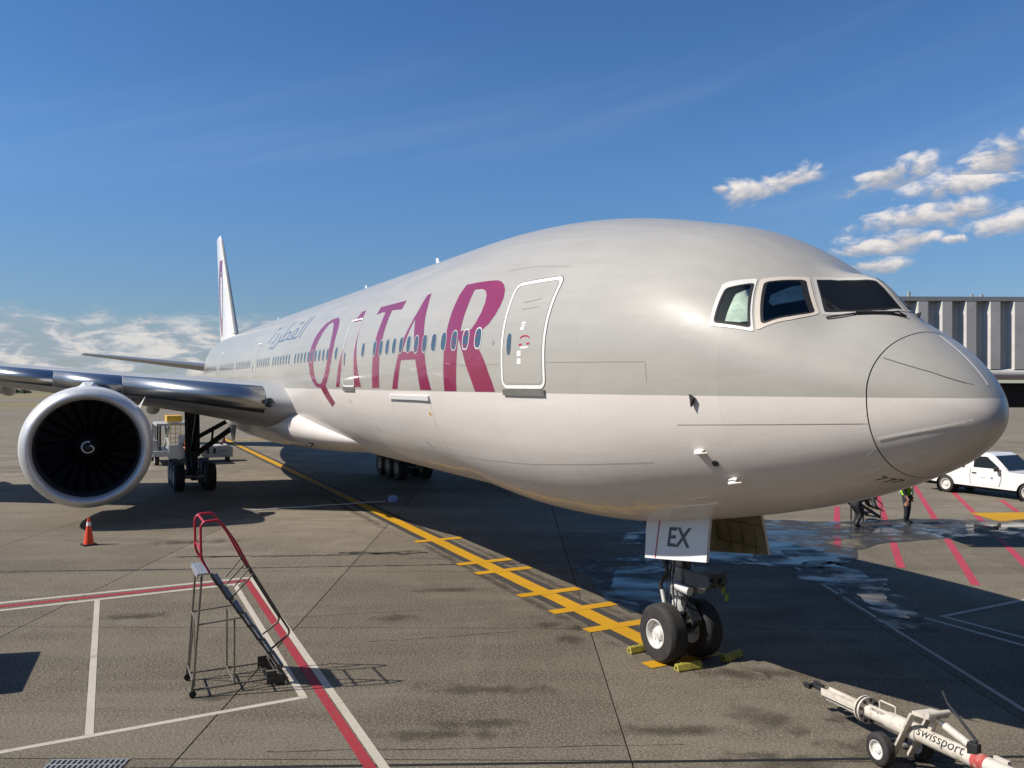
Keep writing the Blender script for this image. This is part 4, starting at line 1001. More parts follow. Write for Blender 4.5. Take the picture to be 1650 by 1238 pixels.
# --- wheels
def wheel_meshes(R, w, rim):
    t = MB(); h = w/2
    t.lathe([(-h*.80, rim), (-h*.98, rim+.05*R), (-h, rim+.3*(R-rim)), (-h*.92, R*.90), (-h*.72, R*.975), (-h*.5, R*.997), (-h*.48, R*.985), (-h*.42, R*.985), (-h*.40, R), (-h*.03, R), (-h*.02, R*.988), (h*.02, R*.988), (h*.03, R), (h*.40, R), (h*.42, R*.985), (h*.48, R*.985), (h*.5, R*.997), (h*.72, R*.975), (h*.92, R*.90), (h, rim+.3*(R-rim)), (h*.98, rim+.05*R), (h*.80, rim)], (0, 0, 0), (0, 1, 0), 56)
    r = MB()
    for s_ in (-1, 1):
        k = s_*h
        r.lathe([(k*.80, rim*1.0), (k*.97, rim*1.04), (k*.99, rim*.98), (k*.90, rim*.90), (k*.50, rim*.84), (k*.42, rim*.52), (k*.60, rim*.46), (k*.74, rim*.40), (k*.80, rim*.28), (k*.80, 0)], (0, 0, 0), (0, 1, 0), 40)
        for i in range(8):
            a = 2*pi*i/8; r.tube((rim*.68*cos(a), k*.40, rim*.68*sin(a)), (rim*.68*cos(a), k*.55, rim*.68*sin(a)), rim*.07, rim*.07, 8)
    return t.mesh('tyre', M_TYRE, True), r.mesh('rim', M_RIM, True)
M_GBOX = mat('gear_box_grey', (.085, .09, .09), .45, var=.2, dirt=.3, vscale=6)
NX = -6.05
b = MB(); b.tube((NX, 0, 1.15), (NX-.03, 0, 3.0), .175, .19, 20); b.tube((NX, 0, 1.2), (NX, 0, 1.34), .21, .21, 20); b.tube((NX, 0, 1.62), (NX, 0, 1.72), .22, .22, 20)
ng = b.build('nose_landing_gear', M_STEEL, plane, True)
t_me, r_me = wheel_meshes(.53, .40, .255)
for y in (-.40, .40):
    w = instance('tyre', t_me, ng, (NX, y, .525)); instance('rim', r_me, ng, (NX, y, .525))
b = MB(); b.tube((NX, 0, .45), (NX, 0, 1.2), .115, .115, 18); b.build('chrome_piston', M_CHROME, ng, True)
b = MB(); b.tube((NX, 0, .86), (NX, 0, 1.06), .165, .165, 18); b.tube((NX, 0, 1.0), (NX, 0, 1.12), .15, .15, 18); b.build('piston_collar', M_GEARW, ng, True)
b = MB(); b.tube((NX, -.38, .525), (NX, .38, .525), .10, .10, 14); b.build('axle', M_STEEL, ng, True)
b = MB(); b.prism([(NX+.13, -.10, 1.20), (NX+.42, -.05, .80), (NX+.40, -.05, .74), (NX+.12, -.10, 1.05)], (0, .2, 0)); b.build('torque_link', M_DARK, ng)
b = MB(); b.prism([(NX+.12, -.10, .62), (NX+.42, -.05, .80), (NX+.40, -.05, .72), (NX+.10, -.10, .48)], (0, .2, 0)); b.build('torque_link', M_DARK, ng)
b = MB(); b.tube((NX+.05, -.17, 1.38), (NX+.42, -.13, 1.34), .075, .085, 14); b.build('steering_actuator', M_GEARW, ng, True)
b = MB(); b.tube((NX+.05, .17, 1.38), (NX+.42, .13, 1.34), .075, .085, 14); b.build('steering_actuator', M_STEEL, ng, True)
b = MB(); b.prism([(NX+.28, -.20, 1.74), (NX+.95, -.16, 1.74), (NX+1.0, -.18, 1.56), (NX+.90, -.2, 1.47), (NX+.34, -.2, 1.47)], (0, .42, 0)); b.build('taxi_light_box', M_GBOX, ng, bevel=.02)
for i, (y, z) in enumerate(((-.09, 1.60), (.10, 1.60))):
    b = MB(); b.lathe([(0, 0), (.02, .07), (0, .075), (-.03, .07)], (NX+1.0, y, z), (1, 0, -.1), 14); b.build('taxi_light', M_GLASS, ng)
b = MB(); b.tube((NX-.12, 0, 1.3), (NX-1.35, 0, 2.75), .07, .08, 12); b.tube((NX-.16, -.16, 1.62), (NX-.42, -.16, 1.30), .04, .04, 10); b.tube((NX-.42, -.16, 1.30), (NX-.30, -.16, .95), .045, .045, 10); b.build('drag_brace', M_DARK, ng, True)
b = MB(); b.tube((NX-.33, -.19, 1.22), (NX-.24, -.19, .93), .035, .035, 10); b.build('downlock_link', M_GEARW, ng, True)
rng = random.Random(5)
for i in range(9):
    a = rng.uniform(0, 6.28); r = .2; x0, y0 = NX+r*cos(a), r*sin(a)
    b = MB(); b.path([(x0, y0, 1.9), (x0+.05*cos(a), y0+.06*sin(a), 1.5), (x0+.09*cos(a+.5), y0+.09*sin(a+.5), 1.1), (NX+.16*cos(a), .16*sin(a), .75)], .014, 6); b.build('hydraulic_hose', M_DARK, ng)
b = MB(); p = Vector((NX+1.02, .12, 1.47))
for dx, dz, w in ((0, 0, .08), (.09, -.11, .06)): b.box(p+Vector((dx, 0, dz)), (w, .03, .13), Matrix.Rotation(.5*dx*8, 3, 'Y'))
b.build('warning_ribbon', mat('ribbon_green', (.16, .24, .03), .7), ng)
for sd in (-1, 1):
    # two forward doors hang either side of the leg
    y0, y1 = .80*sd, .90*sd
    ytab = [(1.90, .74), (2.5, .65), (2.95, .56)]; N_ = 6; b = MB()
    for o_ in (0, -.055):
        b.m = 0 if o_ == 0 else 1
        vs = []
        for i in range(N_+1):
            for j in range(N_+1):
                u, w = i/N_, j/N_; xb = -6.16+u*1.66; zb = 1.905+u*.225; xt = -6.31+u*1.73; zt = 2.95+u*.10
                z = zb+(zt-zb)*w; vs.append((xb+(xt-xb)*w, sd*(lerp_tab(ytab, z)+o_), z))
        b.add(vs, [(i*(N_+1)+j, i*(N_+1)+j+1, (i+1)*(N_+1)+j+1, (i+1)*(N_+1)+j) for i in range(N_) for j in range(N_)])
    b.m = 0; M1 = (N_+1)**2; ring = [j for j in range(N_+1)]+[i*(N_+1)+N_ for i in range(1, N_+1)]+[N_*(N_+1)+j for j in range(N_-1, -1, -1)]+[i*(N_+1) for i in range(N_-1, 0, -1)]
    b.f += [(ring[k], ring[(k+1) % len(ring)], ring[(k+1) % len(ring)]+M1, ring[k]+M1) for k in range(len(ring))]; b.mi += [0]*len(ring)
    d = b.build('gear_door', [M_DOORGREY, M_OLIVE], ng, recalc=True)
    def dpt(x, z, o=.006):
        y = lerp_tab([(1.90, .74), (2.5, .65), (2.95, .56)], z); return Vector((x, sd*(y+o), z))
    if sd < 0:
        me = text_mesh('EX', 0, .016); xs_ = [v.co.x for v in me.vertices]; ys_ = [v.co.y for v in me.vertices]
        a0, a1, b0, b1 = min(xs_), max(xs_), min(ys_), max(ys_)
        bm_ = bmesh.new(); bm_.from_mesh(me)
        bmesh.ops.bisect_plane(bm_, geom=bm_.verts[:]+bm_.edges[:]+bm_.faces[:], plane_co=(0, b0+(b1-b0)*.74, 0), plane_no=(0, 1, 0))
        for v in bm_.verts:
            x = -5.56+.60*(v.co.x-a0)/(a1-a0); z = 2.215+.335*(v.co.y-b0)/(b1-b0)+.12*(x+5.56); v.co = dpt(x, z)
        bm_.to_mesh(me); bm_.free(); me.materials.append(M_GREYINK)
        bm2 = instance('registration_letters', me, d)
        b = MB(); b.add([dpt(-5.86+dx, z) for z in (1.96, 2.5, 2.93) for dx in (-.014, .014)], [(0, 1, 3, 2), (2, 3, 5, 4)]); b.build('red_stripe', M_REDR, d)
    else:
        b = MB()
        for k in range(5): b.box((-6.10+.33*k, .60*sd, 2.45), (.03, .03, .75))
        b.box((-5.4, .63*sd, 2.2), (1.55, .025, .03)); b.box((-5.4, .57*sd, 2.6), (1.6, .025, .03)); b.build('door_rib', M_OLIVE, d)

# --- main gears
t_me2, r_me2 = wheel_meshes(.655, .50, .30)
MX = -37.26
for sd in (-1, 1):
    y = 5.49*sd
    b = MB(); b.tube((MX, y, .9), (MX+.25, y, 4.3), .24, .30, 20); b.tube((MX, y, .62), (MX, y, 1.2), .17, .17, 16); b.box((MX, y, .62), (3.1, .26, .30))
    mg = b.build('main_landing_gear', M_DARK, plane, True)
    for ax_ in (-1.47, 0, 1.47):
        b = MB(); b.tube((MX+ax_, y-.68, .645), (MX+ax_, y+.68, .645), .09, .09, 12); b.build('axle', M_STEEL, mg, True)
        for dy in (-.70, .70):
            instance('tyre', t_me2, mg, (MX+ax_, y+dy, .645)); instance('rim', r_me2, mg, (MX+ax_, y+dy, .645))
    i_ = -sd
    b = MB(); b.beam((MX+.1, y+.2*i_, 1.60), (MX+.4, y+1.95*i_, 2.95), .22, .26); b.beam((MX+.5, y+.2*i_, 2.45), (MX+.5, y+1.55*i_, 3.2), .16, .2); b.beam((MX+.3, y+.9*i_, 2.1), (MX+.5, y+.95*i_, 2.95), .10, .12); b.build('side_brace', M_DARK, mg)
    b = MB(); b.beam((MX+.15, y, 1.6), (MX+2.6, y, 3.6), .16, .18); b.build('drag_strut', M_DARK, mg)
    b = MB(); b.prism([(MX+.5, y-.35*sd, 1.55), (MX+.5, y+.33*sd, 1.40), (MX+.35, y+.36*sd, 3.75), (MX+.35, y-.33*sd, 3.75)], (.05, 0, 0)); b.build('strut_door', M_DARK, mg, bevel=.02)
    b = MB(); b.prism([(MX+.4, y+1.85*i_, 2.30), (MX+.4, y+1.95*i_, 3.05), (MX+.4, y+1.70*i_, 3.05)], (.9, 0, 0)); b.build('body_gear_door', M_DOORGREY, mg)
    b = MB(); b.tube((MX+.42, y-.22, 1.0), (MX+.42, y-.22, 3.4), .07, .07, 10); b.tube((MX+.40, y+.20, .9), (MX+.42, y+.24, 3.3), .06, .06, 10); b.tube((MX+.9, y, .80), (MX+.3, y, 1.9), .09, .09, 10); b.build('gear_actuator', M_DARK, mg, True)
    b = MB(); b.prism([(MX+.30, y-.16, 1.25), (MX+.72, y-.10, .98), (MX+.70, y-.10, .88), (MX+.25, y-.16, .80)], (0, .32, 0)); b.build('torque_link', M_DARK, mg)
    for k_ in range(5):
        b = MB(); b.path([(MX+.40, y-.25+.12*k_, 3.0), (MX+.45, y-.2+.1*k_, 2.0), (MX+.50, y-.18+.09*k_, 1.2), (MX+1.2, y-.25+.12*k_, .75)], .02, 6); b.build('hydraulic_hose', M_DARK, mg)
    b = MB(); b.tube((MX+.26, y+.05, 1.25), (MX+.28, y+.05, .75), .05, .05, 10); b.build('brake_line', M_CHROME, mg, True)

# ------------------------------------------------------------------ wheel chocks
def chock(x, y, rz, label, L_=.52):
    t = thing('wheel_chock', label, 'wheel chock', (x, y, .0045), rz, 'yellow chocks round the nose wheels')
    pr = [(-.085, 0), (.085, 0), (.085, .025), (.04, .11), (.015, .122), (-.025, .122), (-.045, .11), (-.085, .025)]
    b = MB(); b.loft([[Vector((a, -L_/2, c)) for a, c in pr], [Vector((a, L_/2, c)) for a, c in pr]]); b.build('wedge', M_CHOCK, t, bevel=.008)
    for q in (-.14, 0, .14):
        b = MB(); b.box((0, q, .122), (.045, .03, .012)); b.build('grip_rib', M_CHOCK, t)
    b = MB(); b.tube((0, -L_/2-.004, .055), (0, -L_/2+.01, .055), .025, .025, 12); b.build('rope_hole', M_BLACK, t)
chock(-5.50, -.27, radians(-3), 'yellow wedge chock in sunlight in front of the near nose wheel')
chock(-5.60, .82, radians(14), 'shaded yellow wedge chock in front of the far nose wheel')
chock(-6.70, -.46, radians(3), 'yellow wedge chock behind the near nose wheel')

# ------------------------------------------------------------------ traffic cones
def cone(x, y, label, s_=1.0):
    t = thing('traffic_cone', label, 'traffic cone', (x, y, .004), .3, 'orange traffic cones')
    b = MB(); b.box((0, 0, .02*s_), (.40*s_, .40*s_, .04*s_)); b.build('base', M_INK if s_ > .9 else M_ORANGE, t, bevel=.006)
    b = MB(); b.lathe([(.04*s_, .155*s_), (.10*s_, .145*s_), (.84*s_, .032*s_), (.85*s_, 0)], (0, 0, 0), (0, 0, 1), 28); b.build('body', M_ORANGE, t, True)
    b = MB(); b.lathe([(.60*s_, .0705*s_), (.60*s_, .073*s_), (.72*s_, .055*s_), (.72*s_, .052*s_)], (0, 0, 0), (0, 0, 1), 28); b.build('reflective_collar', M_REFL, t, True)
cone(-22.9, -9.89, 'orange traffic cone with a pale collar on the concrete under the engine')
cone(-69.5, .3, 'small orange cone far away beside the yellow line under the wing', .85)

# ------------------------------------------------------------------ rolling maintenance ladder
ld = thing('rolling_ladder', 'rolling steel maintenance ladder with red handrails on the sunlit concrete', 'ladder', (-8.4, -7.5, .004))
LO = Vector((-8.4, -7.5, 0))
def lp(x, y, z): return Vector((x, y, z))-LO
XN, XF = -7.95, -8.82
M_TREAD = mat('tread_steel', (.16, .165, .165), .5, metal=.3, var=.3, vscale=7)
M_LEG = mat('ladder_leg_steel', (.20, .185, .155), .45, metal=.4, var=.2, vscale=6)
def arcpath(pts, r=.10, n=4):
    P = [Vector(p) for p in pts]; out = [P[0]]
    for p0, p1, p2 in zip(P, P[1:], P[2:]):
        k = min(r, (p0-p1).length*.45, (p2-p1).length*.45); a = p1+(p0-p1).normalized()*k; c = p1+(p2-p1).normalized()*k
        for j in range(n+1):
            u = j/n; out.append(a*(1-u)**2+p1*2*u*(1-u)+c*u*u)
    return out+[P[-1]]
for X in (XN, XF):
    # rear leg, sloping brace leg and mid leg
    b = MB(); b.path([lp(X, -8.30, .10), lp(X, -8.17, 1.93)], .019, 8); b.build('leg', M_LEG, ld)
    b = MB(); b.path([lp(X, -7.66, .12), lp(X, -7.66, 1.16)], .016, 8); b.build('leg', M_LEG, ld)
    b = MB(); b.path([lp(X, -8.31, .12), lp(X, -6.86, .12)], .018, 8); b.build('base_rail', M_LEG, ld)
    b = MB(); b.path([lp(X, -8.23, 1.16), lp(X, -7.5, 1.20)], .014, 8); b.build('cross_rail', M_LEG, ld)
    b = MB(); b.path([lp(X, -8.27, .18), lp(X+(.44 if X < -8.4 else -.44), -8.24, 1.16)], .012, 8); b.build('diagonal_brace', M_LEG, ld)
    # handrail: red upper loop, dark lower run
    up_ = [(-8.05, 1.99), (-8.18, 2.23), (-8.19, 2.74), (-8.13, 2.82), (-7.90, 2.83), (-7.65, 2.46), (-7.45, 2.06)]
    b = MB(); b.path(arcpath([lp(X, y, z) for y, z in up_], .08), .021, 10); b.build('handrail', M_REDR, ld, True)
    b = MB(); b.path(arcpath([lp(X, y, z) for y, z in ((-7.45, 2.06), (-6.88, 1.07), (-6.74, .84), (-7.06, .62))], .10), .018, 8); b.build('lower_handrail', M_RAILD, ld, True)
    b = MB(); b.path([lp(X, -7.74, 1.50), lp(X, -7.36, 1.90)], .012, 8); b.path([lp(X, -7.68, 1.70), lp(X, -7.42, 2.01)], .012, 8); b.build('rail_support', M_RAILD, ld)
    # stringer
    b = MB(); b.beam(lp(X, -8.02, 1.93), lp(X, -6.80, .08), .035, .10, (1, 0, 0)); b.build('stringer', M_RAILD, ld)
    # bright end feet
    b = MB(); b.beam(lp(X, -8.31, .04), lp(X, -8.29, .30), .045, .03); b.build('foot_plate', M_LEG, ld)
for y, z in ((-8.16, 1.94), (-8.23, 1.16), (-7.66, .14), (-7.66, 1.16), (-8.30, .26)):
    b = MB(); b.path([lp(XN, y, z), lp(XF, y, z)], .014, 8); b.build('cross_rail', M_LEG, ld)
b = MB(); b.path([lp(XN, -8.13, 2.80), lp(XF, -8.13, 2.80)], .018, 8); b.build('handrail', M_REDR, ld, True)
b = MB(); b.path([lp(XN, -8.17, 2.34), lp(XF, -8.17, 2.34)], .016, 8); b.build('handrail', M_REDR, ld, True)
b = MB()
for i in range(5): b.box(lp((XN+XF)/2, -8.215+.045*i, 1.972), (.92, .036, .03))
b.box(lp((XN+XF)/2, -8.235, 1.945), (.94, .02, .07)); b.build('platform', M_ALU, ld)
for i in range(7):
    u = (i+.75)/7.6; y = -8.02+(1.22)*u; z = 1.95-(1.85)*u
    b = MB(); b.box(lp((XN+XF)/2, y-.03, z), (.84, .035, .025)); b.box(lp((XN+XF)/2, y+.015, z), (.84, .03, .025)); b.box(lp((XN+XF)/2, y+.06, z-.012), (.84, .03, .05)); b.build('tread', M_TREAD, ld)
for x, y in ((XN, -8.30), (XF, -8.30)):
    b = MB(); b.lathe([(-.025, 0), (-.025, .055), (.025, .055), (.025, 0)], lp(x, y, .055), (1, 0, .2), 16); b.build('caster', M_TYRE, ld)
b = MB()
for X in (XN, XF):
    b.box(lp(X, -6.92, .09), (.05, .16, .16)); 
b.path([lp(XN, -6.98, .20), lp(XF, -6.98, .20)], .013, 6); b.path([lp(XN, -6.84, .05), lp(XF, -6.84, .05)], .013, 6); b.path([lp(XN, -7.1, .06), lp(XF, -7.1, .06)], .013, 6)
b.box(lp(XN, -7.06, .13), (.03, .16, .22)); b.box(lp(XF, -7.06, .13), (.03, .16, .22)); b.build('foot_brake_linkage', M_RAILD, ld)

# ------------------------------------------------------------------ towbar
TO = Vector((-1.36, -.06, 0))
tb = thing('tow_bar', 'cream aircraft towbar on two small wheels lying at bottom right', 'towbar', TO)
A0, A1 = Vector((-2.98, .22, .42)), Vector((.75, -.42, .62))
ad = (A1-A0).normalized()
def ta(s_): return A0+ad*s_-TO
sdv = Vector((-ad.y, ad.x, 0)).normalized(); upv = sdv.cross(ad)*-1
if upv.z < 0: upv = -upv
b = MB(); b.tube(ta(1.02), ta(1.78), .095, .10, 20); b.tube(ta(1.5), ta(2.05), .115, .118, 20); b.tube(ta(2.0), ta(3.6), .10, .10, 20); b.build('tube', M_TOW, tb, True)
b = MB(); b.beam(ta(.16), ta(.98), .17, .035); b.beam(ta(.20)-upv*.10, ta(.98)-upv*.10, .05, .03); b.beam(ta(.16)+sdv*.07, ta(.98)+sdv*.07, .02, .10); b.beam(ta(.16)-sdv*.07, ta(.98)-sdv*.07, .02, .10); b.build('head_plate', M_TOW, tb)
b = MB(); b.tube(ta(-.12), ta(.12), .035, .04, 12); b.tube(ta(-.14)-sdv*.09, ta(-.14)+sdv*.09, .035, .035, 12); b.beam(ta(-.22)-sdv*.09, ta(-.08)-sdv*.09, .05, .07); b.beam(ta(-.22)+sdv*.09, ta(-.08)+sdv*.09, .05, .07); b.tube(ta(-.05)+upv*.06, ta(.12)+upv*.06, .02, .02, 8); b.build('hook_head', M_DARK, tb)
b = MB(); b.lathe([(0, 0), (0, .185), (.03, .185), (.03, 0)], ta(1.0), ad, 28); b.lathe([(0, 0), (0, .185), (.03, .185), (.03, 0)], ta(1.07), ad, 28); b.build('shear_flange', M_TOW, tb, True)
for i in range(9):
    a = 2*pi*i/9; q = (sdv*cos(a)+upv*sin(a))*.145
    b = MB(); b.tube(ta(1.085)+q, ta(1.115)+q, .022, .022, 10); b.build('flange_bolt', M_DARK, tb)
b = MB(); b.path(arcpath([ta(1.26)+upv*.09+sdv*.05, ta(1.26)+upv*.19+sdv*.05, ta(1.56)+upv*.19+sdv*.05, ta(1.56)+upv*.09+sdv*.05], .03), .011, 8); b.build('carry_handle', M_TOW, tb)
t3, r3 = wheel_meshes(.215, .15, .12)
yaw_ = atan2(ad.y, ad.x)
for q in (-.30, .34):
    c = TO+Vector((0.02, 0, 0))+sdv*q; c.z = .215
    instance('tyre', t3, tb, c-TO, (0, 0, yaw_)); instance('rim', r3, tb, c-TO, (0, 0, yaw_))
c0 = Vector((.02, 0, .215)); b = MB(); b.tube(c0-sdv*.26, c0+sdv*.30, .03, .03, 10); b.build('axle', M_STEEL, tb, True)
for q in (-.15, .15):
    b = MB(); b.beam(ta(1.62)+sdv*q-upv*.42+ad*.06, ta(2.10)+sdv*q+upv*.30, .035, .10, sdv); b.build('frame_plate', M_TOW, tb, bevel=.006)
    for k in (.15, .42, .7):
        p_ = (ta(1.62)+sdv*q-upv*.42+ad*.06).lerp(ta(2.10)+sdv*q+upv*.30, k); b = MB(); b.tube(p_-sdv*.024, p_+sdv*.024, .015, .015, 8); b.build('frame_bolt', M_DARK, tb)
b = MB(); b.beam(ta(2.08)+upv*.30, ta(2.38)+upv*.33, .30, .05); b.tube(ta(2.36)+upv*.36-sdv*.17, ta(2.36)+upv*.36+sdv*.17, .035, .035, 12); b.beam(ta(2.30)+upv*.30+sdv*.03, ta(2.18)+upv*.06+sdv*.03, .07, .05); b.build('pump_bracket', M_TOW, tb)
b = MB(); b.tube(ta(2.30)+upv*.32-sdv*.03, ta(2.55)+upv*.25-sdv*.03, .022, .022, 10); b.build('chrome_ram', M_CHROME, tb, True)
b = MB(); b.tube(ta(2.50)+upv*.26-sdv*.03, ta(2.86)+upv*.16-sdv*.03, .048, .048, 14); b.build('hydraulic_cylinder', M_TOW, tb, True)
b = MB(); b.box(ta(2.92)+upv*.13-sdv*.02, (.13, .09, .15)); b.tube(ta(2.92)+upv*.02, ta(2.92)+upv*.22, .03, .03, 10); b.build('pump_body', M_DARK, tb, bevel=.01)
b = MB(); b.path([ta(2.32)+upv*.62+sdv*.12, ta(2.42)+upv*.50+sdv*.10, ta(2.90)+upv*.20+sdv*.05], .018, 8); b.build('pump_lever', M_DARK, tb)
b = MB(); b.tube(ta(2.92), ta(3.10), .1035, .1035, 20); b.build('red_band', mat('red_band_paint', (.36, .05, .045), .6, var=.3, vscale=8, dirt=.85, dirtcol=(.60, .53, .45)), tb, True)
b = MB(); b.beam(ta(3.10)+upv*.07+sdv*.10, ta(3.30)+upv*.07+sdv*.10, .05, .07); b.build('tow_eye_lug', M_TOW, tb)
def wrap_text(body, s0, s1, h, R, ang0, name):
    me = text_mesh(body); xs_ = [v.co.x for v in me.vertices]; ys_ = [v.co.y for v in me.vertices]
    a0, a1 = min(xs_), max(xs_); b0, b1 = min(ys_), max(ys_)
    bm_ = bmesh.new(); bm_.from_mesh(me)
    for k in range(1, 8): bmesh.ops.bisect_plane(bm_, geom=bm_.verts[:]+bm_.edges[:]+bm_.faces[:], plane_co=(0, b0+(b1-b0)*k/8, 0), plane_no=(0, 1, 0))
    for v in bm_.verts:
        t_ = ang0+((v.co.y-b0)/(b1-b0)-.5)*h/R; v.co = ta(s0+(s1-s0)*(v.co.x-a0)/(a1-a0))+(-sdv*cos(t_)+upv*sin(t_))*(R+.003)
    bm_.to_mesh(me); bm_.free(); me.materials.append(M_INK); return instance(name, me, tb)
wrap_text('swissport', 2.08, 2.82, .15, .10, radians(35), 'operator_name')
wrap_text('swissport', 1.20, 1.50, .075, .096, radians(48), 'operator_name')

# ------------------------------------------------------------------ people
def person(label, joints, radii, links, colours, loc, rz, extras, group=None, name='person'):
    """one continuous skinned body; colours(co, part) -> material slot"""
    root = thing(name, label, 'person', loc, rz, group)
    me = bpy.data.meshes.new('skeleton'); keys = list(joints); me.from_pydata([joints[k] for k in keys], [(keys.index(a), keys.index(c)) for a, c in links], [])
    o = bpy.data.objects.new('skeleton', me); COL.objects.link(o)
    o.modifiers.new('skin', 'SKIN'); sk = me.skin_vertices[0].data if me.skin_vertices else None
    if sk is None:
        bm_ = bmesh.new(); bm_.from_mesh(me); bm_.verts.layers.skin.verify(); bm_.to_mesh(me); bm_.free(); sk = me.skin_vertices[0].data
    for i, k in enumerate(keys):
        r = radii[k]; sk[i].radius = r if isinstance(r, tuple) else (r, r); sk[i].use_root = (k == 'pelvis')
    sd_ = o.modifiers.new('sub', 'SUBSURF'); sd_.levels = 2; sd_.render_levels = 2
    dg = bpy.context.evaluated_depsgraph_get(); dg.update()
    m2 = bpy.data.meshes.new_from_object(o.evaluated_get(dg)); bpy.data.objects.remove(o)
    m2.materials.clear()
    for m in colours[0]: m2.materials.append(m)
    J = [(k, Vector(joints[k])) for k in keys]
    for p in m2.polygons:
        c = p.center; k = min(J, key=lambda q: (q[1]-c).length-.5*(radii[q[0]][0] if isinstance(radii[q[0]], tuple) else radii[q[0]]))[0]
        p.material_index = colours[1](k); p.use_smooth = True
    b_ = bpy.data.objects.new('body', m2); COL.objects.link(b_); b_.parent = root
    extras(root, m2); return root
def std_links():
    l = [('pelvis', 'waist'), ('waist', 'chest'), ('chest', 'neck'), ('neck', 'head'), ('head', 'crown')]
    for s_ in 'lr':
        l += [('pelvis', 'hip_'+s_), ('hip_'+s_, 'knee_'+s_), ('knee_'+s_, 'ankle_'+s_), ('ankle_'+s_, 'toe_'+s_), ('chest', 'shoulder_'+s_), ('shoulder_'+s_, 'elbow_'+s_), ('elbow_'+s_, 'wrist_'+s_), ('wrist_'+s_, 'palm_'+s_)]
        for f in range(4): l += [('palm_'+s_, 'finger%d_%s' % (f, s_))]
        l += [('wrist_'+s_, 'thumb_'+s_)]
    return l
RAD = {'pelvis': (.18, .135), 'waist': (.18, .13), 'chest': (.20, .14), 'neck': .058, 'head': (.075, .088), 'crown': (.07, .085)}
for s_ in 'lr':
    RAD.update({'hip_'+s_: .115, 'knee_'+s_: .08, 'ankle_'+s_: .06, 'toe_'+s_: (.045, .035), 'shoulder_'+s_: .085, 'elbow_'+s_: .062, 'wrist_'+s_: .04, 'palm_'+s_: (.036, .018), 'thumb_'+s_: .011})
    for f in range(4): RAD['finger%d_%s' % (f, s_)] = .0095
def hand(J, s_, d, side):
    w = Vector(J['wrist_'+s_]); d = Vector(d).normalized(); sd = Vector(side).normalized()
    J['palm_'+s_] = w+d*.085
    for f, ln in enumerate((.075, .088, .082, .062)): J['finger%d_%s' % (f, s_)] = w+d*(.095+ln)+sd*(.030-.020*f)
    J['thumb_'+s_] = w+d*.07+sd*.055
def part_colour(cloth, trouser, shoe, skin, hair):
    def f(k):
        if k.startswith(('hip', 'knee', 'pelvis')): return trouser
        if k.startswith(('ankle', 'toe')): return shoe
        if k.startswith(('palm', 'finger', 'thumb', 'neck', 'head', 'wrist')): return skin
        if k == 'crown': return hair
        return cloth
    return f
def face(root, at, fdir, rdir):
    f, r = Vector(fdir).normalized(), Vector(rdir).normalized(); u = r.cross(f); at = Vector(at)
    b = MB(); b.loft([[at+f*.085+u*.03, at+f*.085+r*.008+u*.025, at+f*.085-r*.008+u*.025], [at+f*.115-u*.022, at+f*.088+r*.018-u*.026, at+f*.088-r*.018-u*.026]]); b.build('nose', M_SKIN, root, True)
    for q in (-1, 1):
        b = MB(); b.lathe([(-.01, 0), (-.006, .011), (.004, .009), (.006, 0)], at+f*.082+r*.032*q+u*.032, f, 10); b.build('eye', M_INK, root)
        b = MB(); b.lathe([(-.012, .01), (0, .03), (.012, .02), (.016, 0)], at+r*.078*q-f*.005, r*q, 10); b.build('ear', M_SKIN, root, True)
    b = MB(); b.beam(at+f*.088-r*.024-u*.052, at+f*.088+r*.024-u*.052, .008, .01); b.build('mouth', M_REDR, root)
def vest_of(root, me, keep, m, off=.018):
    bm_ = bmesh.new(); bm_.from_mesh(me); bm_.normal_update()
    bmesh.ops.delete(bm_, geom=[f for f in bm_.faces if not keep(f.calc_center_median())], context='FACES')
    for v in bm_.verts: v.co += v.normal*off
    mm = bpy.data.meshes.new('safety_vest'); bm_.to_mesh(mm); bm_.free(); mm.materials.clear()
    for x in m: mm.materials.append(x)
    for p in mm.polygons: p.material_index = 0; p.use_smooth = True
    o = bpy.data.objects.new('safety_vest', mm); COL.objects.link(o); o.parent = root; return o
# standing worker, face hidden behind the nose of the jet
J = {'pelvis': (0, 0, .96), 'waist': (0, 0, 1.12), 'chest': (0, .01, 1.36), 'neck': (0, .0, 1.54), 'head': (.015, 0, 1.645), 'crown': (0.01, 0, 1.73)}
for s_, q in (('l', 1), ('r', -1)):
    J.update({'hip_'+s_: (0, .10*q, .90), 'knee_'+s_: (.02, .095*q, .50), 'ankle_'+s_: (-.02, .09*q, .09), 'toe_'+s_: (.15, .11*q, .04), 'shoulder_'+s_: (0, .205*q, 1.45), 'elbow_'+s_: (-.02, .265*q, 1.16), 'wrist_'+s_: (.08, .25*q, .92)})
    hand(J, s_, (.15, -.05*q, -1), (1, 0, 0))
def ex1(root, me):
    v = vest_of(root, me, lambda c: 1.02 < c.z < 1.47 and abs(c.y) < .19, [M_HIVIS])
    b = MB()
    for q in (-.09, .09):
        for f in (1, -1): b.box((f*.155, q, 1.24), (.012, .045, .42))
    b.box((.158, 0, 1.10), (.014, .30, .05)); b.box((-.158, 0, 1.10), (.014, .30, .05)); b.build('reflective_tape', M_REFL, v)
    face(root, J['head'], (1, 0, 0), (0, -1, 0))
person('standing ground worker in a green safety vest and dark trousers under the nose', J, RAD, std_links(), ([M_NAVY, M_NAVY, M_INK, M_SKIN, M_HAIR], part_colour(0, 1, 2, 3, 4)), (-14.35, 16.83, .015), radians(25), ex1).scale = (1.22, 1.22, 1.05)
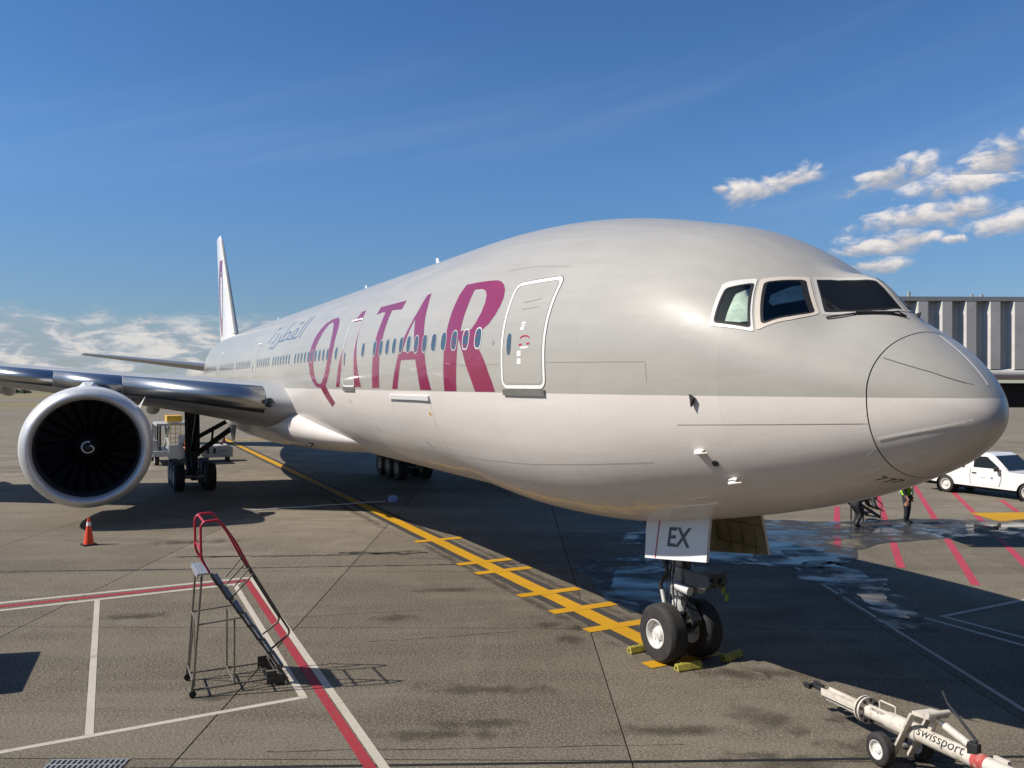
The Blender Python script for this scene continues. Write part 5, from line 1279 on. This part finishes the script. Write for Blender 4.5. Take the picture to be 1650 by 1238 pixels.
# bending worker in a grey shirt
J = {'pelvis': (-.12, 0, .86), 'waist': (.02, 0, .98), 'chest': (.25, 0, 1.03), 'neck': (.43, 0, 1.05), 'head': (.54, 0, 1.03), 'crown': (.62, 0, 1.02)}
for s_, q in (('l', 1), ('r', -1)):
    J.update({'hip_'+s_: (-.12, .10*q, .80), 'knee_'+s_: (.05, .11*q, .45), 'ankle_'+s_: (-.10+.06*q, .11*q, .09), 'toe_'+s_: (.07+.06*q, .12*q, .04), 'shoulder_'+s_: (.34, .19*q, 1.02), 'elbow_'+s_: (.42, .22*q, .74), 'wrist_'+s_: (.60, .16*q, .62)})
    hand(J, s_, (.9, -.1*q, -.35), (0, -q, .3))
def ex2(root, me): face(root, J['head'], (.25, 0, -1), (0, -1, 0))
person('ground worker in a grey shirt bending forward beside the step stand', J, RAD, std_links(), ([M_SHIRT, M_NAVY, M_INK, M_SKIN, M_HAIR], part_colour(0, 1, 2, 3, 4)), (-14.62, 14.62, .015), radians(68), ex2).scale = (1.15, 1.25, 1.05)

# low step stand with a tube guard rail beside the bending worker
stp = thing('step_stand', 'low dark step stand with a tube guard rail beside the bending worker', 'step stand', (-15.6, 15.8, .004), radians(90))
for q in (-.28, .28):
    b = MB(); b.beam((-.75, q, .94), (.82, q, .13), .045, .10); b.build('stringer', M_RAILD, stp)
    b = MB(); b.path(arcpath([(-.75, q, 1.55), (.33, q, .96), (.92, q, .62), (.80, q, .15)], .05), .022, 8); b.build('guard_rail', M_RAILD, stp, True)
    b = MB(); b.path([(.36, q, .40), (.40, q, .90)], .018, 8); b.build('rail_post', M_RAILD, stp)
    b = MB(); b.beam((-.10, q, .60), (-.10, q, 0), .05, .05); b.build('leg', M_RAILD, stp)
for i in range(5):
    b = MB(); b.box((-.70+.36*i, 0, .88-.185*i), (.22, .54, .03)); b.build('tread', M_DARK, stp)

# ------------------------------------------------------------------ pickup truck
tk = thing('pickup_truck', 'white single cab pickup truck parked beyond the nose of the jet', 'truck', (-19.85, 27.6, -.03))
yw = 1.0
def side_poly(pts, y0, y1, b): b.loft([[Vector((x, y0, z)) for x, z in pts], [Vector((x, y1, z)) for x, z in pts]])
def arch(cx, r=.47, z0=.50):
    return [(cx+r*cos(radians(a)), .40+r*sin(radians(a))) for a in range(168, 11, -12)]
WB = 3.90
lower = [(-1.22, .55), (-.48, .50)]+arch(0)+[(.48, .48), (WB-.48, .46)]+arch(WB)+[(WB+.48, .48), (WB+.92, .52), (WB+.95, .92), (WB+.90, 1.12), (WB+.2, 1.22), (2.75, 1.27), (-1.20, 1.30), (-1.24, 1.0)]
b = MB(); side_poly(lower, -yw, yw, b); b.build('body', M_TRUCK, tk, bevel=.03)
cab = [(.98, 1.26), (1.08, 1.90), (1.20, 1.99), (2.05, 2.03), (2.28, 1.96), (3.05, 1.26)]
b = MB(); sec = []
for y, k in ((-yw+.02, 0), (-yw+.07, .35), (-yw+.20, 1), (yw-.20, 1), (yw-.07, .35), (yw-.02, 0)):
    sec.append([Vector((x, y if z < 1.3 else (y), 1.26+(z-1.26)*(1.0 if abs(y) < .85 else (.0 if abs(y) > .96 else .80)))) for x, z in cab])
b.loft(sec); b.build('cab', M_TRUCK, tk, bevel=.02)
yg = -yw+.055
b = MB(); b.prism([(1.42, yg-.04, 1.36), (1.46, yg-.008, 1.86), (2.05, yg-.008, 1.88), (2.62, yg-.035, 1.42), (2.60, yg-.04, 1.36)], (0, .03, 0)); b.build('side_window', M_GLASS, tk)
b = MB(); b.prism([(1.42, -yg+.04, 1.36), (1.46, -yg+.008, 1.86), (2.05, -yg+.008, 1.88), (2.62, -yg+.035, 1.42), (2.60, -yg+.04, 1.36)], (0, -.03, 0)); b.build('side_window', M_GLASS, tk)
b = MB(); b.prism([(2.36, -.78, 1.91), (2.36, .78, 1.91), (2.98, .86, 1.33), (2.98, -.86, 1.33)], (.02, 0, .02)); b.build('windscreen', M_GLASS, tk)
b = MB(); b.prism([(1.0, -.70, 1.42), (1.0, .70, 1.42), (1.06, .66, 1.84), (1.06, -.66, 1.84)], (-.025, 0, 0)); b.build('rear_window', M_GLASS, tk)
b = MB(); b.prism([(-1.15, -yw+.12, 1.305), (.92, -yw+.12, 1.305), (.92, yw-.12, 1.305), (-1.15, yw-.12, 1.305)], (0, 0, .008)); b.build('bed_cover', M_DARK, tk)
dr = MB(); dr.prism([(1.32, -yw-.012, .56), (2.62, -yw-.012, .56), (2.72, -yw-.012, .9), (2.70, -yw-.012, 1.30), (1.34, -yw-.012, 1.30), (1.28, -yw-.012, .9)], (0, .014, 0)); dd = dr.build('door', M_TRUCK, tk, bevel=.006)
b = MB(); b.path([(1.29, -yw-.006, .56), (1.25, -yw-.006, .9), (1.31, -yw-.006, 1.31)], .008, 6); b.path([(2.65, -yw-.006, .56), (2.75, -yw-.006, .9), (2.73, -yw-.006, 1.31)], .008, 6); b.build('door_gap', M_BLACK, dd)
b = MB(); b.box((1.48, -yw-.025, 1.10), (.20, .03, .05)); b.build('handle', M_INK, dd)
b = MB(); b.box((2.62, -yw-.16, 1.36), (.14, .22, .20)); b.build('wing_mirror', M_INK, tk, bevel=.03)
me = text_mesh('swissport'); bm_ = bmesh.new(); bm_.from_mesh(me)
for v in bm_.verts: v.co = Vector((1.75+v.co.x*.075, -yw-.0155, .90+v.co.y*.075))
bm_.to_mesh(me); bm_.free(); me.materials.append(mat('door_text_blue', (.15, .20, .42), .5)); instance('door_lettering', me, dd)
b = MB(); b.lathe([(0, 0), (0, .055), (.004, .055), (.004, 0)], (2.32, -yw-.0125, .93), (0, -1, 0), 16); b.build('door_badge', mat('door_text_blue', (.15, .20, .42), .5), dd)
t4, r4 = wheel_meshes(.405, .28, .25)
for x in (0, WB):
    for y in (-yw+.16, yw-.16):
        instance('tyre', t4, tk, (x, y, .435)); instance('rim', r4, tk, (x, y, .435))
    b = MB(); b.lathe([(0, .465), (.36, .465), (.36, 0)], (x, -yw+.01, .40), (0, 1, 0), 24); b.build('wheel_well', M_BLACK, tk)
b = MB(); b.box((-1.30, 0, .62), (.14, 1.9, .22)); b.build('bumper', M_DARK, tk, bevel=.02)
b = MB(); b.box((WB+.97, 0, .66), (.14, 1.9, .28)); b.build('bumper', M_DARK, tk, bevel=.02)
for y in (-.72, .72):
    b = MB(); b.box((WB+.93, y, .98), (.06, .36, .20)); b.build('headlight', M_GLASS, tk, bevel=.02)
    b = MB(); b.box((-1.235, y*1.25, 1.08), (.03, .14, .34)); b.build('tail_light', M_REDR, tk)
b = MB(); b.box((1.25, -.02, .42), (5.0, 1.5, .16)); b.build('chassis', M_BLACK, tk)

# ------------------------------------------------------------------ passenger bridge behind the nose
Rv = Vector((.449, .893, 0)); Fv = Vector((-.893, .449, 0))
BO = Vector((6.27, -9.71, 0))+Fv*25.0
def bp(r, d, z): return Rv*r+Fv*d+Vector((0, 0, z))
br = thing('passenger_bridge', 'pale grey corrugated passenger boarding bridge behind the nose of the jet', 'boarding bridge', BO)
R0, R1 = 9.0, 26.0; ZB, ZT = 5.55, 7.62
b = MB(); b.loft([[bp(R0, .16, ZB), bp(R0, .16, ZT), bp(R0, 3.0, ZT), bp(R0, 3.0, ZB)], [bp(R1, .16, ZB), bp(R1, .16, ZT), bp(R1, 3.0, ZT), bp(R1, 3.0, ZB)]]); b.build('tunnel', M_BRIDGE, br)
P_ = .725; r = R0+.05; me = None
while r < R1-.8:
    b = MB()
    prof = [(0, .15), (.13, .15), (.25, -.08), (.54, -.08), (P_-.008, .15)]
    b.loft([[bp(r+a, d, z) for a, d in prof]+[bp(r+P_-.01, .158, z), bp(r, .158, z)] for z in (ZB+.02, ZT-.02)]); b.build('wall_panel', M_BRIDGE, br)
    r += P_
b = MB(); b.loft([[bp(R0, -.06, ZT), bp(R0, -.06, ZT+.13), bp(R0, 3.1, ZT+.13), bp(R0, 3.1, ZT)], [bp(R1, -.06, ZT), bp(R1, -.06, ZT+.13), bp(R1, 3.1, ZT+.13), bp(R1, 3.1, ZT)]]); b.build('roof', M_BRIDGER, br)
b = MB(); b.tube(bp(R0, .05, ZB-.13), bp(R1, .05, ZB-.13), .17, .17, 16); b.build('lower_pipe', M_BRIDGE, br, True)
b = MB(); b.loft([[bp(R0, .3, ZB-.02), bp(R0, .3, ZB-.24), bp(R0, 2.7, ZB-.24), bp(R0, 2.7, ZB-.02)], [bp(R1, .3, ZB-.02), bp(R1, .3, ZB-.24), bp(R1, 2.7, ZB-.24), bp(R1, 2.7, ZB-.02)]]); b.build('floor_beam', M_DARK, br)
b = MB(); b.box(bp(15.35, .9, 4.78), (1.0, 1.0, .75), Matrix.Rotation(1.105, 3, 'Z')); b.build('cable_box', M_DARK, br, bevel=.05)
for q in (18.6, 20.6):
    b = MB(); b.tube(bp(q, 1.2, 5.2), bp(q, 1.2, .9), .22, .22, 16); b.build('lift_column', M_BRIDGER, br, True)
b = MB(); b.box(bp(19.6, 1.2, .9), (.9, 3.0, .5), Matrix.Rotation(-.466, 3, 'Z')); b.build('drive_bogie', M_DARK, br, bevel=.03)
for q in (18.3, 20.9):
    instance('tyre', t_me2, br, bp(q, 1.2, .655), (0, 0, 1.105)); instance('rim', r_me2, br, bp(q, 1.2, .655), (0, 0, 1.105))
for r_, h in ((12.0, .16), (13.9, .08), (14.2, .08)):
    b = MB(); b.tube(bp(r_, .1, ZT+.13), bp(r_, .1, ZT+.13+h), .05, .05, 10); b.build('roof_fitting', M_BRIDGER, br)

# ------------------------------------------------------------------ cargo loader and power cart under the wing
cl = thing('cargo_loader', 'pale grey cargo loader with a yellow cage parked behind the right main gear', 'cargo loader', (-51.5, -5.4, -.02))
b = MB(); b.box((0, 0, .75), (4.6, 2.3, .35)); b.box((0, -1.0, 1.25), (4.2, .25, .7)); b.box((1.6, .75, 1.35), (1.3, .7, 1.0)); b.build('chassis', M_LOADER, cl, bevel=.03)
for x in (-1.7, 1.7):
    for y in (-.9, .9): instance('tyre', t4, cl, (x, y, .385)); instance('rim', r4, cl, (x, y, .385))
for x, y in ((1.9, -1.0), (1.9, -.72), (-.4, -1.0), (-.4, -.72)):
    b = MB(); b.beam((x, y, .6), (x, y, 2.5), .11, .11); b.build('mast', M_STEEL if y < -.8 else M_DARK, cl)
for sgn in (1, -1):
    b = MB(); b.beam((1.7*sgn, -.2, 1.0), (-1.6*sgn, -.2, 2.35), .12, .16); b.build('scissor_arm', M_LOADER, cl)
b = MB(); b.box((1.2, .1, 2.90), (1.6, .9, .40)); b.build('upper_deck', M_YELP, cl, bevel=.03)
b = MB(); b.box((.4, .0, 2.55), (3.6, 1.9, .14)); b.build('bridge_platform', M_LOADER, cl)
b = MB()
for y in (-.15, .15, .45): b.beam((2.2, y, 1.1), (2.2, y, 2.6), .035, .035)
for i in range(6): b.beam((2.2, -.15, 1.2+.27*i), (2.2, .45, 1.2+.27*i), .03, .03)
b.build('yellow_ladder', M_YELP, cl)
b = MB(); b.box((2.1, .2, .85), (.5, .9, .9)); b.build('engine_cover', M_LOADER, cl, bevel=.03)
J = {'pelvis': (0, 0, .96), 'waist': (0, 0, 1.12), 'chest': (0, .01, 1.36), 'neck': (0, .0, 1.54), 'head': (.015, 0, 1.645), 'crown': (0.01, 0, 1.73)}
for s_, q in (('l', 1), ('r', -1)):
    J.update({'hip_'+s_: (0, .10*q, .90), 'knee_'+s_: (.02, .095*q, .50), 'ankle_'+s_: (-.02, .09*q, .09), 'toe_'+s_: (.15, .11*q, .04), 'shoulder_'+s_: (0, .205*q, 1.45), 'elbow_'+s_: (.05, .25*q, 1.17), 'wrist_'+s_: (.27, .2*q, 1.1)})
    hand(J, s_, (1, -.1*q, 0), (0, -q, .3))
def ex3(root, me):
    vest_of(root, me, lambda c: 1.0 < c.z < 1.47 and abs(c.y) < .2, [M_HIVISO]); face(root, J['head'], (1, 0, 0), (0, -1, 0))
person('far worker in an orange safety vest behind the right main gear', J, RAD, std_links(), ([M_NAVY, M_NAVY, M_INK, M_SKIN, M_HAIR], part_colour(0, 1, 2, 3, 4)), (-49.0, -4.62, .0), radians(10), ex3)
pc = thing('power_cart', 'pale grey ground power cart with side louvres behind the right main gear', 'power cart', (-51.3, -2.6, -.02))
b = MB(); b.prism([(-.7, -.85, .32), (-.7, .95, .32), (-.7, .95, .95), (-.7, .6, 1.12), (-.7, -.85, 1.02)], (1.5, 0, 0)); b.build('housing', M_LOADER, pc, bevel=.04)
for y, z in ((-.6, .75), (-.2, .75)):
    b = MB(); b.box((.815, y, z), (.02, .16, .34)); b.build('louvre', M_DARK, pc)
b = MB(); b.box((.815, .35, .70), (.02, .62, .34)); b.build('access_panel', M_GREYP, pc)
b = MB(); b.box((.815, .35, .76), (.03, .44, .03)); b.build('nameplate', M_INK, pc)
for x in (-.5, .5):
    for y in (-.6, .7): instance('tyre', t3, pc, (x, y, .215)); instance('rim', r3, pc, (x, y, .215))
b = MB(); b.path(arcpath([(.3, -.5, 1.0), (.3, -.3, 1.3), (.3, .1, 1.25), (.3, .4, 1.1)], .1), .05, 8); b.build('power_cable', M_INK, pc, True)

# hose lying across the shaded concrete, ending in a pale blue coupling
hz = thing('ground_hose', 'thin white hose ending in a pale blue coupling in the shade beside the yellow line', 'hose', (-27.4, 1.6, .012))
pts = [Vector((-.45-.012*i+.05*sin(i*1.3), -5.9+.36*i, .025)) for i in range(17)]
b = MB(); b.path(pts, .024, 8); b.build('hose', mat('hose_white', (.66, .66, .64), .5), hz, True)
b = MB(); b.lathe([(0, 0), (0, .15), (.10, .21), (.20, .20), (.28, .12), (.31, 0)], (-.42, .10, .0), (0, 0, 1), 20); b.build('coupling', mat('pale_blue_plastic', (.36, .48, .80), .35), hz, True)

# unseen cart added left of the frame to cast shade into it
bc = thing('shadow_cart', 'unseen grey covered cart added beyond the left edge to cast shade into the frame', 'baggage cart', (-11.05, -13.0, .004), radians(-4))
b = MB(); b.box((0, 0, .42), (2.3, 1.4, .12)); b.build('deck', M_DARK, bc, bevel=.02)
b = MB(); b.box((0, 0, 1.05), (2.25, 1.35, 1.14)); b.build('box_body', M_LOADER, bc, bevel=.03)
for x in (-.8, .8):
    for y in (-.6, .6): instance('tyre', t3, bc, (x, y, .215)); instance('rim', r3, bc, (x, y, .215))
b = MB(); b.beam((1.15, 0, .40), (2.0, 0, .30), .06, .06); b.build('drawbar', M_DARK, bc)

# ------------------------------------------------------------------ terminal in front of the jet, behind the camera; it shows only in reflections
te = thing('terminal_building', 'long terminal building with dark glass bands facing the nose of the jet', 'terminal', (8.6, 14, 0))
M_TWALL = mat('terminal_panel', (.30, .29, .27), .6, var=.06, vscale=.6)
b = MB(); b.box((7.0, 0, 7.5), (13.4, 92, 15)); b.build('wall', M_TWALL, te)
for z0, z1 in ((1.0, 3.6), (5.2, 9.0), (10.2, 13.4)):
    for i in range(22):
        y = -43+i*4.1; b = MB(); b.box((.27, y, (z0+z1)/2), (.06, 3.85, z1-z0)); b.build('window', M_GLASS, te)
for z in (.5, 4.4, 9.6, 14.4):
    b = MB(); b.box((.2, 0, z), (.34, 92, .5)); b.build('facade_band', M_BRIDGER, te)
